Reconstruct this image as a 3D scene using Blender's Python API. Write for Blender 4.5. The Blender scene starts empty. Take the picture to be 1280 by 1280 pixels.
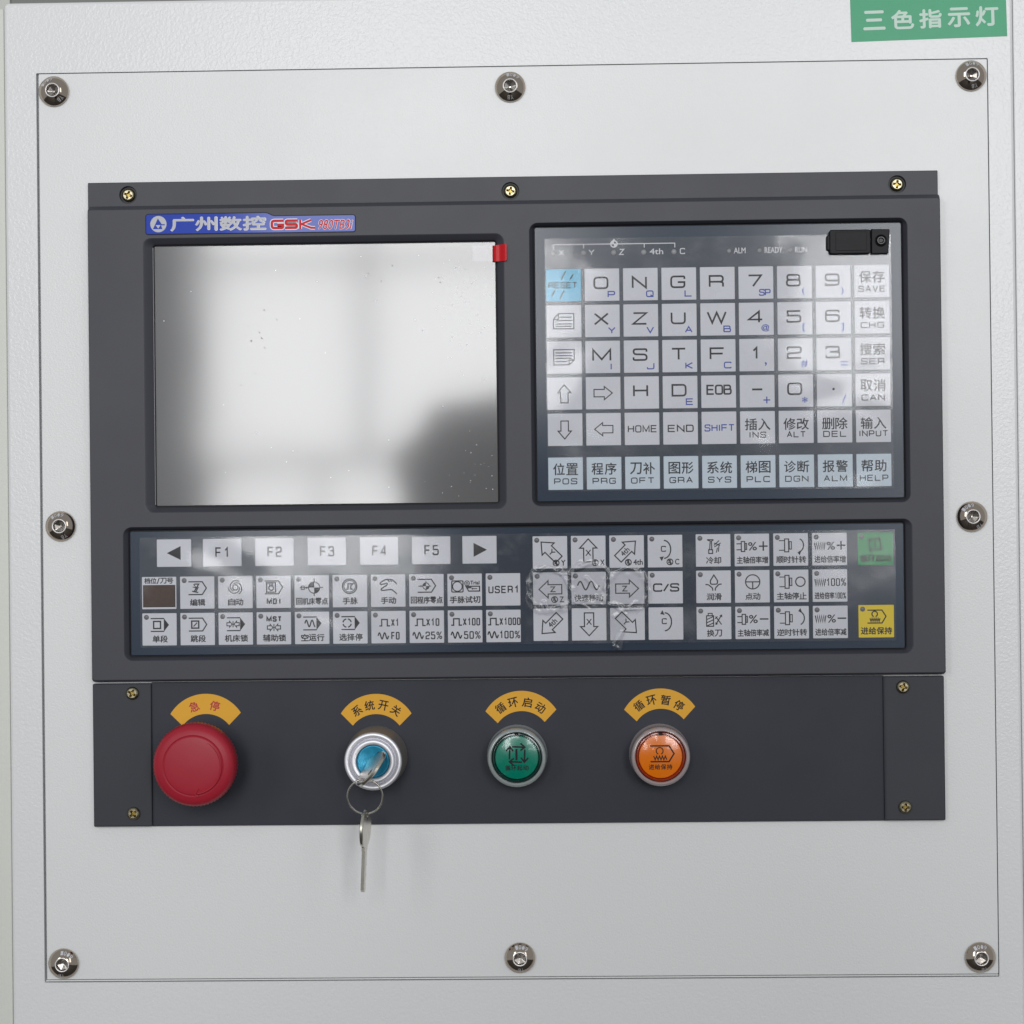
import bpy, math, random
import mathutils
from mathutils import Vector, Matrix
random.seed(7)
sc = bpy.context.scene
col = sc.collection
rad = math.radians

# ---------------------------------------------------------------- camera, world, lamps
# Panel units: u to the right, v down, h out of the panel; one unit is 0.4 mm.
S = 0.0004
Z0 = 1.55                      # height of the panel centre over the floor
F, D = 2500.0, 2500.0          # focal length in photo pixels, distance in panel units
YAW, PITCH, ROLL = -0.02159706, -0.00643007, -0.01107597

def rot():
    cy, sy = math.cos(YAW), math.sin(YAW); cp, sp = math.cos(PITCH), math.sin(PITCH); cr, sr = math.cos(ROLL), math.sin(ROLL)
    Ry = Matrix(((cy, 0, -sy), (0, 1, 0), (sy, 0, cy)))
    Rp = Matrix(((1, 0, 0), (0, cp, -sp), (0, sp, cp)))
    Rr = Matrix(((cr, -sr, 0), (sr, cr, 0), (0, 0, 1)))
    return Rr @ Rp @ Ry
R = rot()
CAMP = Vector((640, 640, 0)) - R[2] * D          # (u, v, depth away)

def U(px, py, h=0.0):
    """point of the plane h seen at a photo pixel -> (u, v)"""
    d = R.transposed() @ Vector(((px - 640) / F, (py - 640) / F, 1.0))
    t = (-h - CAMP.z) / d.z
    return (CAMP.x + d.x * t, CAMP.y + d.y * t)

def W(u, v, h):
    return Vector(((u - 640) * S, -h * S, (640 - v) * S + Z0))

cam_d = bpy.data.cameras.new('camera'); cam = bpy.data.objects.new('camera', cam_d); col.objects.link(cam)
r_ = Vector((R[0][0], R[0][2], -R[0][1])); dn = Vector((R[1][0], R[1][2], -R[1][1])); fw = Vector((R[2][0], R[2][2], -R[2][1]))
camloc = W(CAMP.x, CAMP.y, -CAMP.z)
m = Matrix.Identity(4)
for i in range(3):
    m[i][0] = r_[i]; m[i][1] = -dn[i]; m[i][2] = -fw[i]; m[i][3] = camloc[i]
cam.matrix_world = m
cam_d.sensor_width = 36; cam_d.lens = 36 * F / 1280.0
cam_d.clip_start = 0.05; cam_d.clip_end = 100
sc.camera = cam

world = bpy.data.worlds.new('World'); sc.world = world; world.use_nodes = True
bg = world.node_tree.nodes['Background']
bg.inputs[0].default_value = (0.93, 0.97, 1.0, 1); bg.inputs[1].default_value = 0.34
sc.view_settings.view_transform = 'Standard'; sc.view_settings.look = 'None'
sc.view_settings.exposure = 0.0; sc.view_settings.gamma = 1.0
sc.cycles.max_bounces = 10; sc.cycles.transparent_max_bounces = 12
sc.cycles.caustics_reflective = False; sc.cycles.caustics_refractive = False

# tall windows of the hall behind the camera, one area lamp per pane
LW = 11.9
def pane(x0, x1, z0, z1, y=-4.5, L=LW, colr=(0.995, 0.995, 1.0)):
    w, h = x1 - x0, z1 - z0
    a = bpy.data.lights.new('window_light', 'AREA'); a.shape = 'RECTANGLE'; a.size = w; a.size_y = h
    a.energy = L * math.pi * w * h; a.color = colr
    o = bpy.data.objects.new('window_light', a); col.objects.link(o)
    o.location = ((x0 + x1) / 2, y, (z0 + z1) / 2); o.rotation_euler = (rad(90), 0, 0)
kx = 0.0022
FX, FY = 697.0, 656.0         # where the lens sees itself in the panel
def px_pane(a, b, t, btm, **k):
    pane(camloc.x + (a - FX) * kx, camloc.x + (b - FX) * kx, camloc.z - (btm - FY) * kx, camloc.z - (t - FY) * kx, **k)
for a, b in ((256, 453), (466, 722)):
    px_pane(a, b, -150, 318); px_pane(a, b, 330, 568)
px_pane(270, 398, 582, 716); px_pane(408, 600, 582, 716)
px_pane(1005, 1180, -150, 500); px_pane(1195, 1420, -150, 566)
px_pane(1040, 1180, 630, 700, L=6.0); px_pane(1195, 1420, 580, 716, L=6.0)
px_pane(-1000, -420, -700, 560, L=4.0)
px_pane(2000, 2500, -700, 560, L=2.0)

# ---------------------------------------------------------------- helpers
def tag(o, label=None, cat=None, group=None, kind=None):
    if label: o['label'] = label
    if cat: o['category'] = cat
    if group: o['group'] = group
    if kind: o['kind'] = kind
    return o

def thing(name, label, cat, at=(640, 640, 0), group=None):
    o = bpy.data.objects.new(name, None); col.objects.link(o)
    o.location = W(*at); o.empty_display_size = 0.01
    return tag(o, label, cat, group)

class MB:
    def __init__(s): s.v = []; s.f = []; s.mi = []; s.cur = 0
    def add(s, vs, fs):
        k = len(s.v); s.v += [tuple(p) for p in vs]
        for q in fs: s.f.append([k + i for i in q]); s.mi.append(s.cur)
    def sheet(s, outer, holes=(), h=0.0):
        """flat polygon with holes facing out of the panel"""
        loops = [[Vector((p[0], p[1], 0)) for p in L] for L in [outer] + list(holes)]
        flat = [p for L in loops for p in L]
        tris = mathutils.geometry.tessellate_polygon(loops)
        fs = []
        for t in tris:
            a, b, c = [flat[i] for i in t]
            n = (b - a).cross(c - a).z
            if abs(n) < 1e-9: continue
            fs.append(list(t) if n < 0 else list(t)[::-1])
        hh = h if callable(h) else (lambda u, v: h)
        s.add([(p.x, p.y, hh(p.x, p.y)) for p in flat], fs)
    def loft(s, rings, close=True):
        """rings: list of (points, h); first is the outermost or lowest"""
        n = len(rings[0][0]); vs = []; fs = []
        for pts, h in rings: vs += [(p[0], p[1], h) for p in pts]
        for k in range(len(rings) - 1):
            for i in range(n if close else n - 1):
                j = (i + 1) % n
                fs.append([k * n + i, k * n + j, (k + 1) * n + j, (k + 1) * n + i])
        s.add(vs, fs)
    def lathe(s, c, prof, n=64, cap0=False, cap1=False):
        """prof: list of (radius, h) about the axis c=(u, v)"""
        vs = []; fs = []
        for r, h in prof:
            for i in range(n):
                a = 2 * math.pi * i / n
                vs.append((c[0] + r * math.cos(a), c[1] + r * math.sin(a), h))
        for k in range(len(prof) - 1):
            for i in range(n):
                j = (i + 1) % n
                fs.append([k * n + i, (k + 1) * n + i, (k + 1) * n + j, k * n + j])
        if cap1: fs.append([(len(prof) - 1) * n + i for i in range(n)][::-1])
        s.add(vs, fs)
    def tube(s, pts, r, n=10, closed=False):
        P = [Vector(p) for p in pts]; N = len(P); vs = []; fs = []
        prev = None
        for i, p in enumerate(P):
            if closed: t = P[(i + 1) % N] - P[i - 1]
            else: t = P[min(i + 1, N - 1)] - P[max(i - 1, 0)]
            t.normalize()
            if prev is None:
                a = Vector((0, 0, 1)) if abs(t.z) < .9 else Vector((1, 0, 0))
                x = t.cross(a).normalized()
            else: x = (prev - t * prev.dot(t)).normalized()
            prev = x; y = t.cross(x)
            for k in range(n):
                a = 2 * math.pi * k / n
                rr = r[i] if isinstance(r, (list, tuple)) else r
                vs.append(p + x * rr * math.cos(a) + y * rr * math.sin(a))
        for i in range(N if closed else N - 1):
            j = (i + 1) % N
            for k in range(n):
                l = (k + 1) % n
                fs.append([i * n + k, i * n + l, j * n + l, j * n + k])
        if not closed:
            fs.append([k for k in range(n)][::-1]); fs.append([(N - 1) * n + k for k in range(n)])
        s.add(vs, fs)
    def slab(s, loop, h0, h1, bev=0.0, holes=()):
        """solid with a small chamfer on its front edge"""
        if bev > 0:
            ins = inset(loop, bev)
            s.loft([(loop, h0), (loop, h1 - bev), (inset(loop, bev * .3), h1 - bev * .3), (ins, h1)])
            s.sheet(ins, holes, h1)
        else:
            s.loft([(loop, h0), (loop, h1)]); s.sheet(loop, holes, h1)
    def build(s, name, mat, parent=None, at=None, smooth=True, ang=32):
        o0 = parent
        org = Vector((0, 0, 0))
        if parent is not None:
            p = parent
            while p is not None: org += p.location; p = p.parent
        elif at is not None: org = W(*at)
        me = bpy.data.meshes.new(name)
        vs = [W(*p) - org for p in s.v]
        me.from_pydata([tuple(p) for p in vs], [], s.f)
        mats = mat if isinstance(mat, (list, tuple)) else [mat]
        for q in mats: me.materials.append(q)
        if len(mats) > 1: me.polygons.foreach_set('material_index', s.mi)
        me.validate(); me.update()
        if smooth:
            me.shade_smooth(); me.set_sharp_from_angle(angle=rad(ang))
        o = bpy.data.objects.new(name, me); col.objects.link(o)
        if parent is not None: o.parent = parent
        elif at is not None: o.location = org
        return o

def inset(L, d):
    """inset a closed convex-ish loop by d"""
    n = len(L); out = []
    area = sum(L[i][0] * L[(i + 1) % n][1] - L[(i + 1) % n][0] * L[i][1] for i in range(n))
    sg = 1 if area > 0 else -1
    for i in range(n):
        a, b, c = Vector(L[i - 1][:2]), Vector(L[i][:2]), Vector(L[(i + 1) % n][:2])
        e1 = (b - a); e2 = (c - b)
        if e1.length < 1e-9: e1 = e2
        if e2.length < 1e-9: e2 = e1
        e1.normalize(); e2.normalize()
        n1 = Vector((-e1.y, e1.x)) * sg; n2 = Vector((-e2.y, e2.x)) * sg
        mm = n1 + n2
        if mm.length < 1e-6: mm = n1
        mm.normalize(); k = d / max(.35, mm.dot(n1))
        q = b + mm * k; out.append((q.x, q.y))
    return out

def rr(u0, v0, u1, v1, r=0.0, n=6):
    if r <= 0: return [(u0, v0), (u1, v0), (u1, v1), (u0, v1)]
    out = []
    for cx, cy, a0 in ((u1 - r, v0 + r, -90), (u1 - r, v1 - r, 0), (u0 + r, v1 - r, 90), (u0 + r, v0 + r, 180)):
        for i in range(n + 1):
            a = rad(a0 + 90 * i / n); out.append((cx + r * math.cos(a), cy + r * math.sin(a)))
    return out

def circ(c, r, n=48): return [(c[0] + r * math.cos(2 * math.pi * i / n), c[1] + r * math.sin(2 * math.pi * i / n)) for i in range(n)]

def RC(tl, tr, br, bl, h=0):
    a, b, c, d = [U(*p, h) for p in (tl, tr, br, bl)]
    return ((a[0] + d[0]) / 2, (a[1] + b[1]) / 2, (b[0] + c[0]) / 2, (c[1] + d[1]) / 2)

# ---- materials
def mat(name, base, rough=0.5, metal=0.0, ior=1.45, bump=None, coat=0.0, coat_rough=.05, var=0.0, var_scale=8.0, trans=0.0, rvar=0.0, spec=None, aniso=None):
    m = bpy.data.materials.new(name); m.use_nodes = True; nt = m.node_tree; n = nt.nodes; l = nt.links
    b = n['Principled BSDF']
    b.inputs['Base Color'].default_value = (*base, 1); b.inputs['Roughness'].default_value = rough
    b.inputs['Metallic'].default_value = metal; b.inputs['IOR'].default_value = ior
    b.inputs['Coat Weight'].default_value = coat; b.inputs['Coat Roughness'].default_value = coat_rough
    b.inputs['Transmission Weight'].default_value = trans
    if spec is not None: b.inputs['Specular IOR Level'].default_value = spec
    tc = n.new('ShaderNodeTexCoord')
    if var > 0:
        ns = n.new('ShaderNodeTexNoise'); ns.inputs['Scale'].default_value = var_scale; ns.inputs['Detail'].default_value = 6
        l.new(tc.outputs['Object'], ns.inputs['Vector'])
        mx = n.new('ShaderNodeMix'); mx.data_type = 'RGBA'
        mx.inputs[6].default_value = (*[max(0, c * (1 - var)) for c in base], 1); mx.inputs[7].default_value = (*[min(1, c * (1 + var)) for c in base], 1)
        l.new(ns.outputs['Fac'], mx.inputs[0]); l.new(mx.outputs[2], b.inputs['Base Color'])
    if rvar > 0:
        ns = n.new('ShaderNodeTexNoise'); ns.inputs['Scale'].default_value = var_scale * 2.3; ns.inputs['Detail'].default_value = 8; ns.inputs['Roughness'].default_value = .65
        l.new(tc.outputs['Object'], ns.inputs['Vector'])
        mr = n.new('ShaderNodeMapRange'); mr.inputs[1].default_value = .3; mr.inputs[2].default_value = .7
        mr.inputs[3].default_value = max(.01, rough - rvar); mr.inputs[4].default_value = min(1, rough + rvar)
        l.new(ns.outputs['Fac'], mr.inputs[0]); l.new(mr.outputs[0], b.inputs['Roughness'])
    if bump:
        prev = None
        for kind, scale, strength, dist in bump:
            if kind == 'noise':
                t = n.new('ShaderNodeTexNoise'); t.inputs['Detail'].default_value = 3; out = t.outputs['Fac']
            elif kind == 'peel':
                t = n.new('ShaderNodeTexNoise'); t.inputs['Detail'].default_value = 1.0; t.inputs['Roughness'].default_value = .4; t.inputs['Distortion'].default_value = .6; out = t.outputs['Fac']
            else:
                t = n.new('ShaderNodeTexVoronoi'); t.feature = 'SMOOTH_F1'; out = t.outputs['Distance']
            t.inputs['Scale'].default_value = scale; l.new(tc.outputs['Object'], t.inputs['Vector'])
            bp = n.new('ShaderNodeBump'); bp.inputs['Strength'].default_value = strength; bp.inputs['Distance'].default_value = dist
            l.new(out, bp.inputs['Height'])
            if prev: l.new(prev.outputs[0], bp.inputs['Normal'])
            prev = bp
        l.new(prev.outputs[0], b.inputs['Normal'])
    return m

M = {}
M['paint'] = mat('cabinet_paint', (.712, .718, .722), .28, bump=[('peel', 660, 1.0, .00012), ('noise', 1800, .3, .00002)], var=.02, var_scale=3)
M['paint_fine'] = mat('plate_paint', (.712, .718, .718), .33, bump=[('peel', 1050, 1.0, .00007), ('noise', 60, .2, .0001)], var=.02, var_scale=3, rvar=.05)
M['beige'] = mat('beige_side_paint', (.64, .65, .60), .5, bump=[('peel', 520, 1.0, .00008)])
M['housing'] = mat('grey_machine_paint', (.17, .175, .165), .5)
M['dark_gap'] = mat('dark_gap', (.02, .02, .022), .7)
M['plastic'] = mat('charcoal_plastic', (.043, .044, .055), .46, spec=.42, bump=[('noise', 2500, .25, .00002)], var=.04, var_scale=9, rvar=.02)
M['wall_plastic'] = M['plastic']
M['powder'] = mat('navy_black_paint', (.027, .030, .041), .5, spec=.33, bump=[('noise', 1800, .3, .00002)], var=.06, var_scale=10, rvar=.06)
M['bracket'] = mat('dark_grey_metal_paint', (.036, .038, .047), .5, spec=.35, bump=[('noise', 1500, .2, .00002)], var=.08, var_scale=10, rvar=.05)
M['chrome'] = mat('nickel_plated_steel', (.56, .48, .40), .09, 1.0, bump=[('noise', 700, .25, .00003)])
M['chrome_dark'] = mat('socket_steel', (.42, .39, .36), .25, 1.0, bump=[('noise', 900, .4, .00006)])
M['bright_rim'] = mat('rim_highlight_metal', (.95, .93, .92), .55, 1.0)  # near-white base paints in the highlight round the bolt socket lip
M['zinc'] = mat('yellow_zinc_steel', (.31, .28, .19), .32, 1.0, bump=[('noise', 900, .5, .00008)], var=.3, var_scale=500)
M['zinc_dark'] = mat('zinc_recess', (.30, .22, .06), .35, 1.0)
M['satin'] = mat('satin_aluminium', (.78, .78, .82), .5, .8, bump=[('noise', 2000, .2, .00001)])
M['dark_metal'] = mat('dark_metal', (.24, .225, .21), .5, .5)
M['steel'] = mat('bare_key_steel', (.66, .63, .56), .27, 1.0, bump=[('noise', 1200, .3, .00002)], var=.15, var_scale=200)
M['black'] = mat('black_rubber', (.008, .008, .010), .45, spec=.2, bump=[('noise', 3000, .3, .00002)])
M['black_gloss'] = mat('black_gloss', (.006, .006, .007), .25, spec=.25)
M['membrane'] = mat('membrane_navy', (.030, .044, .068), .16, spec=.35, bump=[('noise', 4000, .2, .00001)], var=.05)
M['key'] = mat('key_white_print', (.71, .72, .77), .42, spec=.3, var=.02, var_scale=30)
M['key_blue'] = mat('key_pale_blue_print', (.63, .73, .81), .42, spec=.3, var=.02, var_scale=30)
M['key_reset'] = mat('key_cyan_print', (.17, .56, .80), .4, spec=.3)
M['key_green'] = mat('key_green_print', (.02, .28, .09), .4, spec=.3)
M['key_yellow'] = mat('key_yellow_print', (.86, .64, .015), .4, spec=.3)
M['ink'] = mat('black_ink', (.012, .012, .015), .5, spec=.25)
M['ink_blue'] = mat('blue_ink', (.03, .07, .42), .5, spec=.25)
M['ink_white'] = mat('white_ink', (.72, .73, .76), .5)
M['led'] = mat('unlit_lamp_lens', (.14, .14, .15), .35)
M['led_top'] = mat('unlit_pale_lamp_lens', (.30, .30, .31), .35)
M['display_brown'] = mat('segment_display_brown', (.060, .030, .018), .35, spec=.2, var=.1, var_scale=120)
M['display_seg'] = mat('segment_unlit', (.069, .034, .020), .35, spec=.2)
M['red'] = mat('red_plastic', (.34, .015, .03), .42, spec=.34, bump=[('noise', 3000, .15, .00001)], var=.04)
M['yellow_sticker'] = mat('amber_vinyl', (.72, .37, .035), .5, spec=.25, bump=[('noise', 400, .1, .00003)], var=.03)
M['ink_red'] = mat('red_ink', (.42, .012, .03), .5)
M['green_lens'] = mat('green_lens', (.0, .215, .135), .22, coat=.4)
M['green_ring'] = mat('dark_green_lens_ring', (.004, .035, .028), .15, coat=.5)
M['orange_lens'] = mat('orange_lens', (.85, .20, .004), .22, coat=.4)
M['orange_ring'] = mat('red_orange_lens_ring', (.35, .03, .006), .15, coat=.5)
M['collar'] = mat('smoky_clear_collar', (.33, .36, .36), .2, .2, coat=.7)
M['collar_warm'] = mat('smoky_rosy_collar', (.40, .34, .34), .2, .2, coat=.7)
M['blue_core'] = mat('teal_anodised_core', (.03, .32, .52), .34, .3, bump=[('noise', 600, .8, .00012)], var=.35, var_scale=350)
M['green_sticker'] = mat('green_sticker_vinyl', (.050, .34, .175), .3, spec=.25, bump=[('noise', 90, .25, .0003)], var=.08, var_scale=60)
M['sticker_white'] = mat('sticker_white_print', (.50, .64, .56), .4)
M['np_blue'] = mat('nameplate_blue', (.018, .065, .55), .3)
M['np_sheen'] = mat('nameplate_painted_sheen', (.38, .42, .80), .3)  # badge blue with the window reflection painted into it
M['np_silver'] = mat('nameplate_silver', (.33, .335, .35), .4, .2)
M['np_white'] = mat('nameplate_white', (.72, .73, .82), .35)
M['np_red'] = mat('nameplate_red', (.56, .008, .015), .4, spec=.2)
M['tab_red'] = mat('red_pull_tab', (.58, .006, .012), .32)
M['screw_hole'] = mat('counterbore_black', (.012, .012, .013), .5)
M['hall_floor'] = mat('grey_floor', (.06, .055, .05), .6, var=.2, var_scale=2)

# nameplate body: blue print, with window reflection painted as lilac at its right end
def np_mat():
    m = mat('nameplate_blue_painted_sheen', (.018, .065, .55), .3, spec=.12); nt = m.node_tree; n = nt.nodes; l = nt.links
    tc = n.new('ShaderNodeTexCoord'); sx = n.new('ShaderNodeSeparateXYZ'); l.new(tc.outputs['Object'], sx.inputs[0])
    mr = n.new('ShaderNodeMapRange'); mr.inputs[1].default_value = 95 * S; mr.inputs[2].default_value = 165 * S
    l.new(sx.outputs['X'], mr.inputs[0])
    mx = n.new('ShaderNodeMix'); mx.data_type = 'RGBA'; mx.inputs[6].default_value = (.016, .050, .40, 1); mx.inputs[7].default_value = (.17, .21, .54, 1)
    l.new(mr.outputs[0], mx.inputs[0]); l.new(mx.outputs[2], n['Principled BSDF'].inputs['Base Color'])
    return m
M['np_body'] = np_mat()

# glass of the display with a slightly wavy protective sheet on it
def screen_mat():
    m = bpy.data.materials.new('display_glass_with_sheet'); m.use_nodes = True; nt = m.node_tree; n = nt.nodes; l = nt.links
    b = n['Principled BSDF']; tc = n.new('ShaderNodeTexCoord')
    b.inputs['Base Color'].default_value = (.125, .125, .128, 1); b.inputs['IOR'].default_value = 1.64; b.inputs['Roughness'].default_value = .088
    ns = n.new('ShaderNodeTexNoise'); ns.inputs['Scale'].default_value = 45; ns.inputs['Detail'].default_value = 7; ns.inputs['Roughness'].default_value = .6
    mp = n.new('ShaderNodeMapping'); mp.inputs['Scale'].default_value = (1, 1, 2.2); l.new(tc.outputs['Object'], mp.inputs[0]); l.new(mp.outputs[0], ns.inputs['Vector'])
    mr = n.new('ShaderNodeMapRange'); mr.inputs[1].default_value = .35; mr.inputs[2].default_value = .7; mr.inputs[3].default_value = .07; mr.inputs[4].default_value = .13
    w = n.new('ShaderNodeTexNoise'); w.inputs['Scale'].default_value = 9; w.inputs['Detail'].default_value = 1.5; l.new(tc.outputs['Object'], w.inputs['Vector'])
    b1 = n.new('ShaderNodeBump'); b1.inputs['Strength'].default_value = 1; b1.inputs['Distance'].default_value = .00022; l.new(w.outputs['Fac'], b1.inputs['Height'])
    s = n.new('ShaderNodeTexVoronoi'); s.inputs['Scale'].default_value = 260; l.new(tc.outputs['Object'], s.inputs['Vector'])
    cr = n.new('ShaderNodeMapRange'); cr.inputs[1].default_value = .0; cr.inputs[2].default_value = .10; cr.inputs[3].default_value = 1; cr.inputs[4].default_value = 0
    l.new(s.outputs['Distance'], cr.inputs[0])
    mk = n.new('ShaderNodeTexNoise'); mk.inputs['Scale'].default_value = 22; l.new(tc.outputs['Object'], mk.inputs['Vector'])
    mk2 = n.new('ShaderNodeMapRange'); mk2.inputs[1].default_value = .58; mk2.inputs[2].default_value = .66; l.new(mk.outputs['Fac'], mk2.inputs[0])
    mu = n.new('ShaderNodeMath'); mu.operation = 'MULTIPLY'; l.new(cr.outputs[0], mu.inputs[0]); l.new(mk2.outputs[0], mu.inputs[1])
    b2 = n.new('ShaderNodeBump'); b2.inputs['Strength'].default_value = .6; b2.inputs['Distance'].default_value = .0002
    l.new(mu.outputs[0], b2.inputs['Height']); l.new(b1.outputs[0], b2.inputs['Normal']); l.new(b2.outputs[0], b.inputs['Normal'])
    return m
M['screen'] = screen_mat()

# thin clear plastic sheet: mostly see-through, a gloss layer and a little haze
def film_mat(name, rough=.14, haze=.05, refl=1.0, wave=.0006, wscale=16, smudge=.10):
    m = bpy.data.materials.new(name); m.use_nodes = True; nt = m.node_tree; n = nt.nodes; l = nt.links
    for x in list(n):
        if x.type != 'OUTPUT_MATERIAL': n.remove(x)
    out = [x for x in n if x.type == 'OUTPUT_MATERIAL'][0]; tc = n.new('ShaderNodeTexCoord')
    tr = n.new('ShaderNodeBsdfTransparent'); tr.inputs[0].default_value = (.97, .97, .98, 1)
    df = n.new('ShaderNodeBsdfDiffuse'); df.inputs[0].default_value = (.75, .75, .76, 1)
    gl = n.new('ShaderNodeBsdfGlossy'); gl.inputs['Roughness'].default_value = rough
    fr = n.new('ShaderNodeFresnel'); fr.inputs['IOR'].default_value = 1.55
    w = n.new('ShaderNodeTexNoise'); w.inputs['Scale'].default_value = wscale; w.inputs['Detail'].default_value = 3; l.new(tc.outputs['Object'], w.inputs['Vector'])
    bp = n.new('ShaderNodeBump'); bp.inputs['Distance'].default_value = wave; l.new(w.outputs['Fac'], bp.inputs['Height'])
    l.new(bp.outputs[0], gl.inputs['Normal'])
    # smudges: patchy extra haze
    s = n.new('ShaderNodeTexNoise'); s.inputs['Scale'].default_value = 38; s.inputs['Detail'].default_value = 9; s.inputs['Roughness'].default_value = .72; l.new(tc.outputs['Object'], s.inputs['Vector'])
    sm = n.new('ShaderNodeMapRange'); sm.inputs[1].default_value = .50; sm.inputs[2].default_value = .72; sm.inputs[3].default_value = haze; sm.inputs[4].default_value = haze + smudge
    l.new(s.outputs['Fac'], sm.inputs[0])
    m1 = n.new('ShaderNodeMixShader'); l.new(sm.outputs[0], m1.inputs[0]); l.new(tr.outputs[0], m1.inputs[1]); l.new(df.outputs[0], m1.inputs[2])
    k = n.new('ShaderNodeMath'); k.operation = 'MULTIPLY'; k.inputs[1].default_value = refl; l.new(fr.outputs[0], k.inputs[0])
    m2 = n.new('ShaderNodeMixShader'); l.new(k.outputs[0], m2.inputs[0]); l.new(m1.outputs[0], m2.inputs[1]); l.new(gl.outputs[0], m2.inputs[2])
    l.new(m2.outputs[0], out.inputs[0]); return m
M['film'] = film_mat('protective_film', .085, .025, .75, .0003, 16, .10)
M['film_crumpled'] = film_mat('crumpled_film', .22, .015, 1.0, .0002, 40, .03)
M['bubble'] = mat('air_bubble', (.95, .95, .95), .3)
M['tape'] = film_mat('clear_tape', .2, .03, .5, .0002, 60, .05)
M['clear_lens'] = film_mat('clear_lens_cap', .10, .0, .35, .00001, 50, .0)

# ---------------------------------------------------------------- lettering
TXT = {}
def text_geo(s, bold=0.0):
    k = (s, bold)
    if k not in TXT:
        c = bpy.data.curves.new('lettering', 'FONT'); c.body = s; c.resolution_u = 3; c.offset = bold
        o = bpy.data.objects.new('lettering', c); col.objects.link(o)
        dg = bpy.context.evaluated_depsgraph_get()
        me = bpy.data.meshes.new_from_object(o.evaluated_get(dg))
        vs = [(p.co.x, p.co.y) for p in me.vertices]; fs = [list(p.vertices) for p in me.polygons]
        bpy.data.meshes.remove(me); bpy.data.objects.remove(o); bpy.data.curves.remove(c)
        TXT[k] = (vs, fs)
    return TXT[k]

def put_text(mb, s, u0, v0, u1, v1, h, bold=0.0, slant=0.0, ang=0.0, keep=None):
    """lettering fitted into the box u0..u1, v0..v1 (v down)"""
    fat = 0.0
    if bold > .01: fat = bold * (v1 - v0) * .8; bold = 0.0; u0 += fat; u1 -= fat; v0 += fat; v1 -= fat
    elif abs(h - 8.62) < .01: fat = .21
    vs, fs = text_geo(s, bold)
    if not vs: return
    x0 = min(p[0] for p in vs); x1 = max(p[0] for p in vs); y0 = min(p[1] for p in vs); y1 = max(p[1] for p in vs)
    cu, cv = (u0 + u1) / 2, (v0 + v1) / 2; ca, sa = math.cos(ang), math.sin(ang); out = []
    for x, y in vs:
        a = (x - x0) / max(1e-6, x1 - x0) - .5; b = (y - y0) / max(1e-6, y1 - y0) - .5
        du = a * (u1 - u0) + b * slant * (v1 - v0); dv = -b * (v1 - v0)
        out.append((cu + du * ca - dv * sa, cv + du * sa + dv * ca, h))
    mb.add(out, fs)
    if fat > 0:
        for k, (a, b) in enumerate(((fat, 0), (-fat, 0), (0, fat), (0, -fat))): mb.add([(p[0] + a, p[1] + b, h + .012 * (k + 1)) for p in out], fs)

DZ = [0.0]; TS = [1.0]
def stroke(mb, pts, t, h, closed=False):
    """flat ribbon of width t along pts (u, v)"""
    P = [Vector(p[:2]) for p in pts]
    Q = [P[0]]
    for p in P[1:]:
        if (p - Q[-1]).length > 1e-5: Q.append(p)
    if closed and (Q[0] - Q[-1]).length < 1e-5: Q.pop()
    P = Q; n = len(P); t *= TS[0]
    if n < 2: return
    DZ[0] = (DZ[0] + .013) % .13; hh = h + DZ[0]
    L = []; Rr = []
    for i in range(n):
        a = P[i - 1] if (i > 0 or closed) else None; b = P[i]; c = P[(i + 1) % n] if (i < n - 1 or closed) else None
        e1 = (b - a).normalized() if a is not None else None; e2 = (c - b).normalized() if c is not None else None
        if e1 is None: e1 = e2
        if e2 is None: e2 = e1
        n1 = Vector((-e1.y, e1.x)); n2 = Vector((-e2.y, e2.x)); mm = n1 + n2
        if mm.length < 1e-4: mm = n1
        mm.normalize(); k = (t / 2) / max(.4, mm.dot(n1))
        L.append(b + mm * k); Rr.append(b - mm * k)
    vs = [(p.x, p.y, hh) for p in L] + [(p.x, p.y, hh) for p in Rr]
    fs = [[i, n + i, n + (i + 1) % n, (i + 1) % n] for i in range(n if closed else n - 1)]
    mb.add(vs, [f[::-1] for f in fs])

def rounded(pts, r, closed=False, n=4):
    """replace corners (pts flagged with a third value) by arcs of radius r"""
    out = []; N = len(pts)
    for i, p in enumerate(pts):
        if len(p) < 3 or (not closed and i in (0, N - 1)): out.append(p[:2]); continue
        b = Vector(p[:2]); a = Vector(pts[i - 1][:2]); c = Vector(pts[(i + 1) % N][:2])
        rr_ = min(r, (a - b).length * .5, (c - b).length * .5)
        p0 = b + (a - b).normalized() * rr_; p1 = b + (c - b).normalized() * rr_
        for k in range(n + 1):
            t = k / n; q = p0 * (1 - t) ** 2 + b * 2 * t * (1 - t) + p1 * t * t; out.append((q.x, q.y))
    return out

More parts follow.
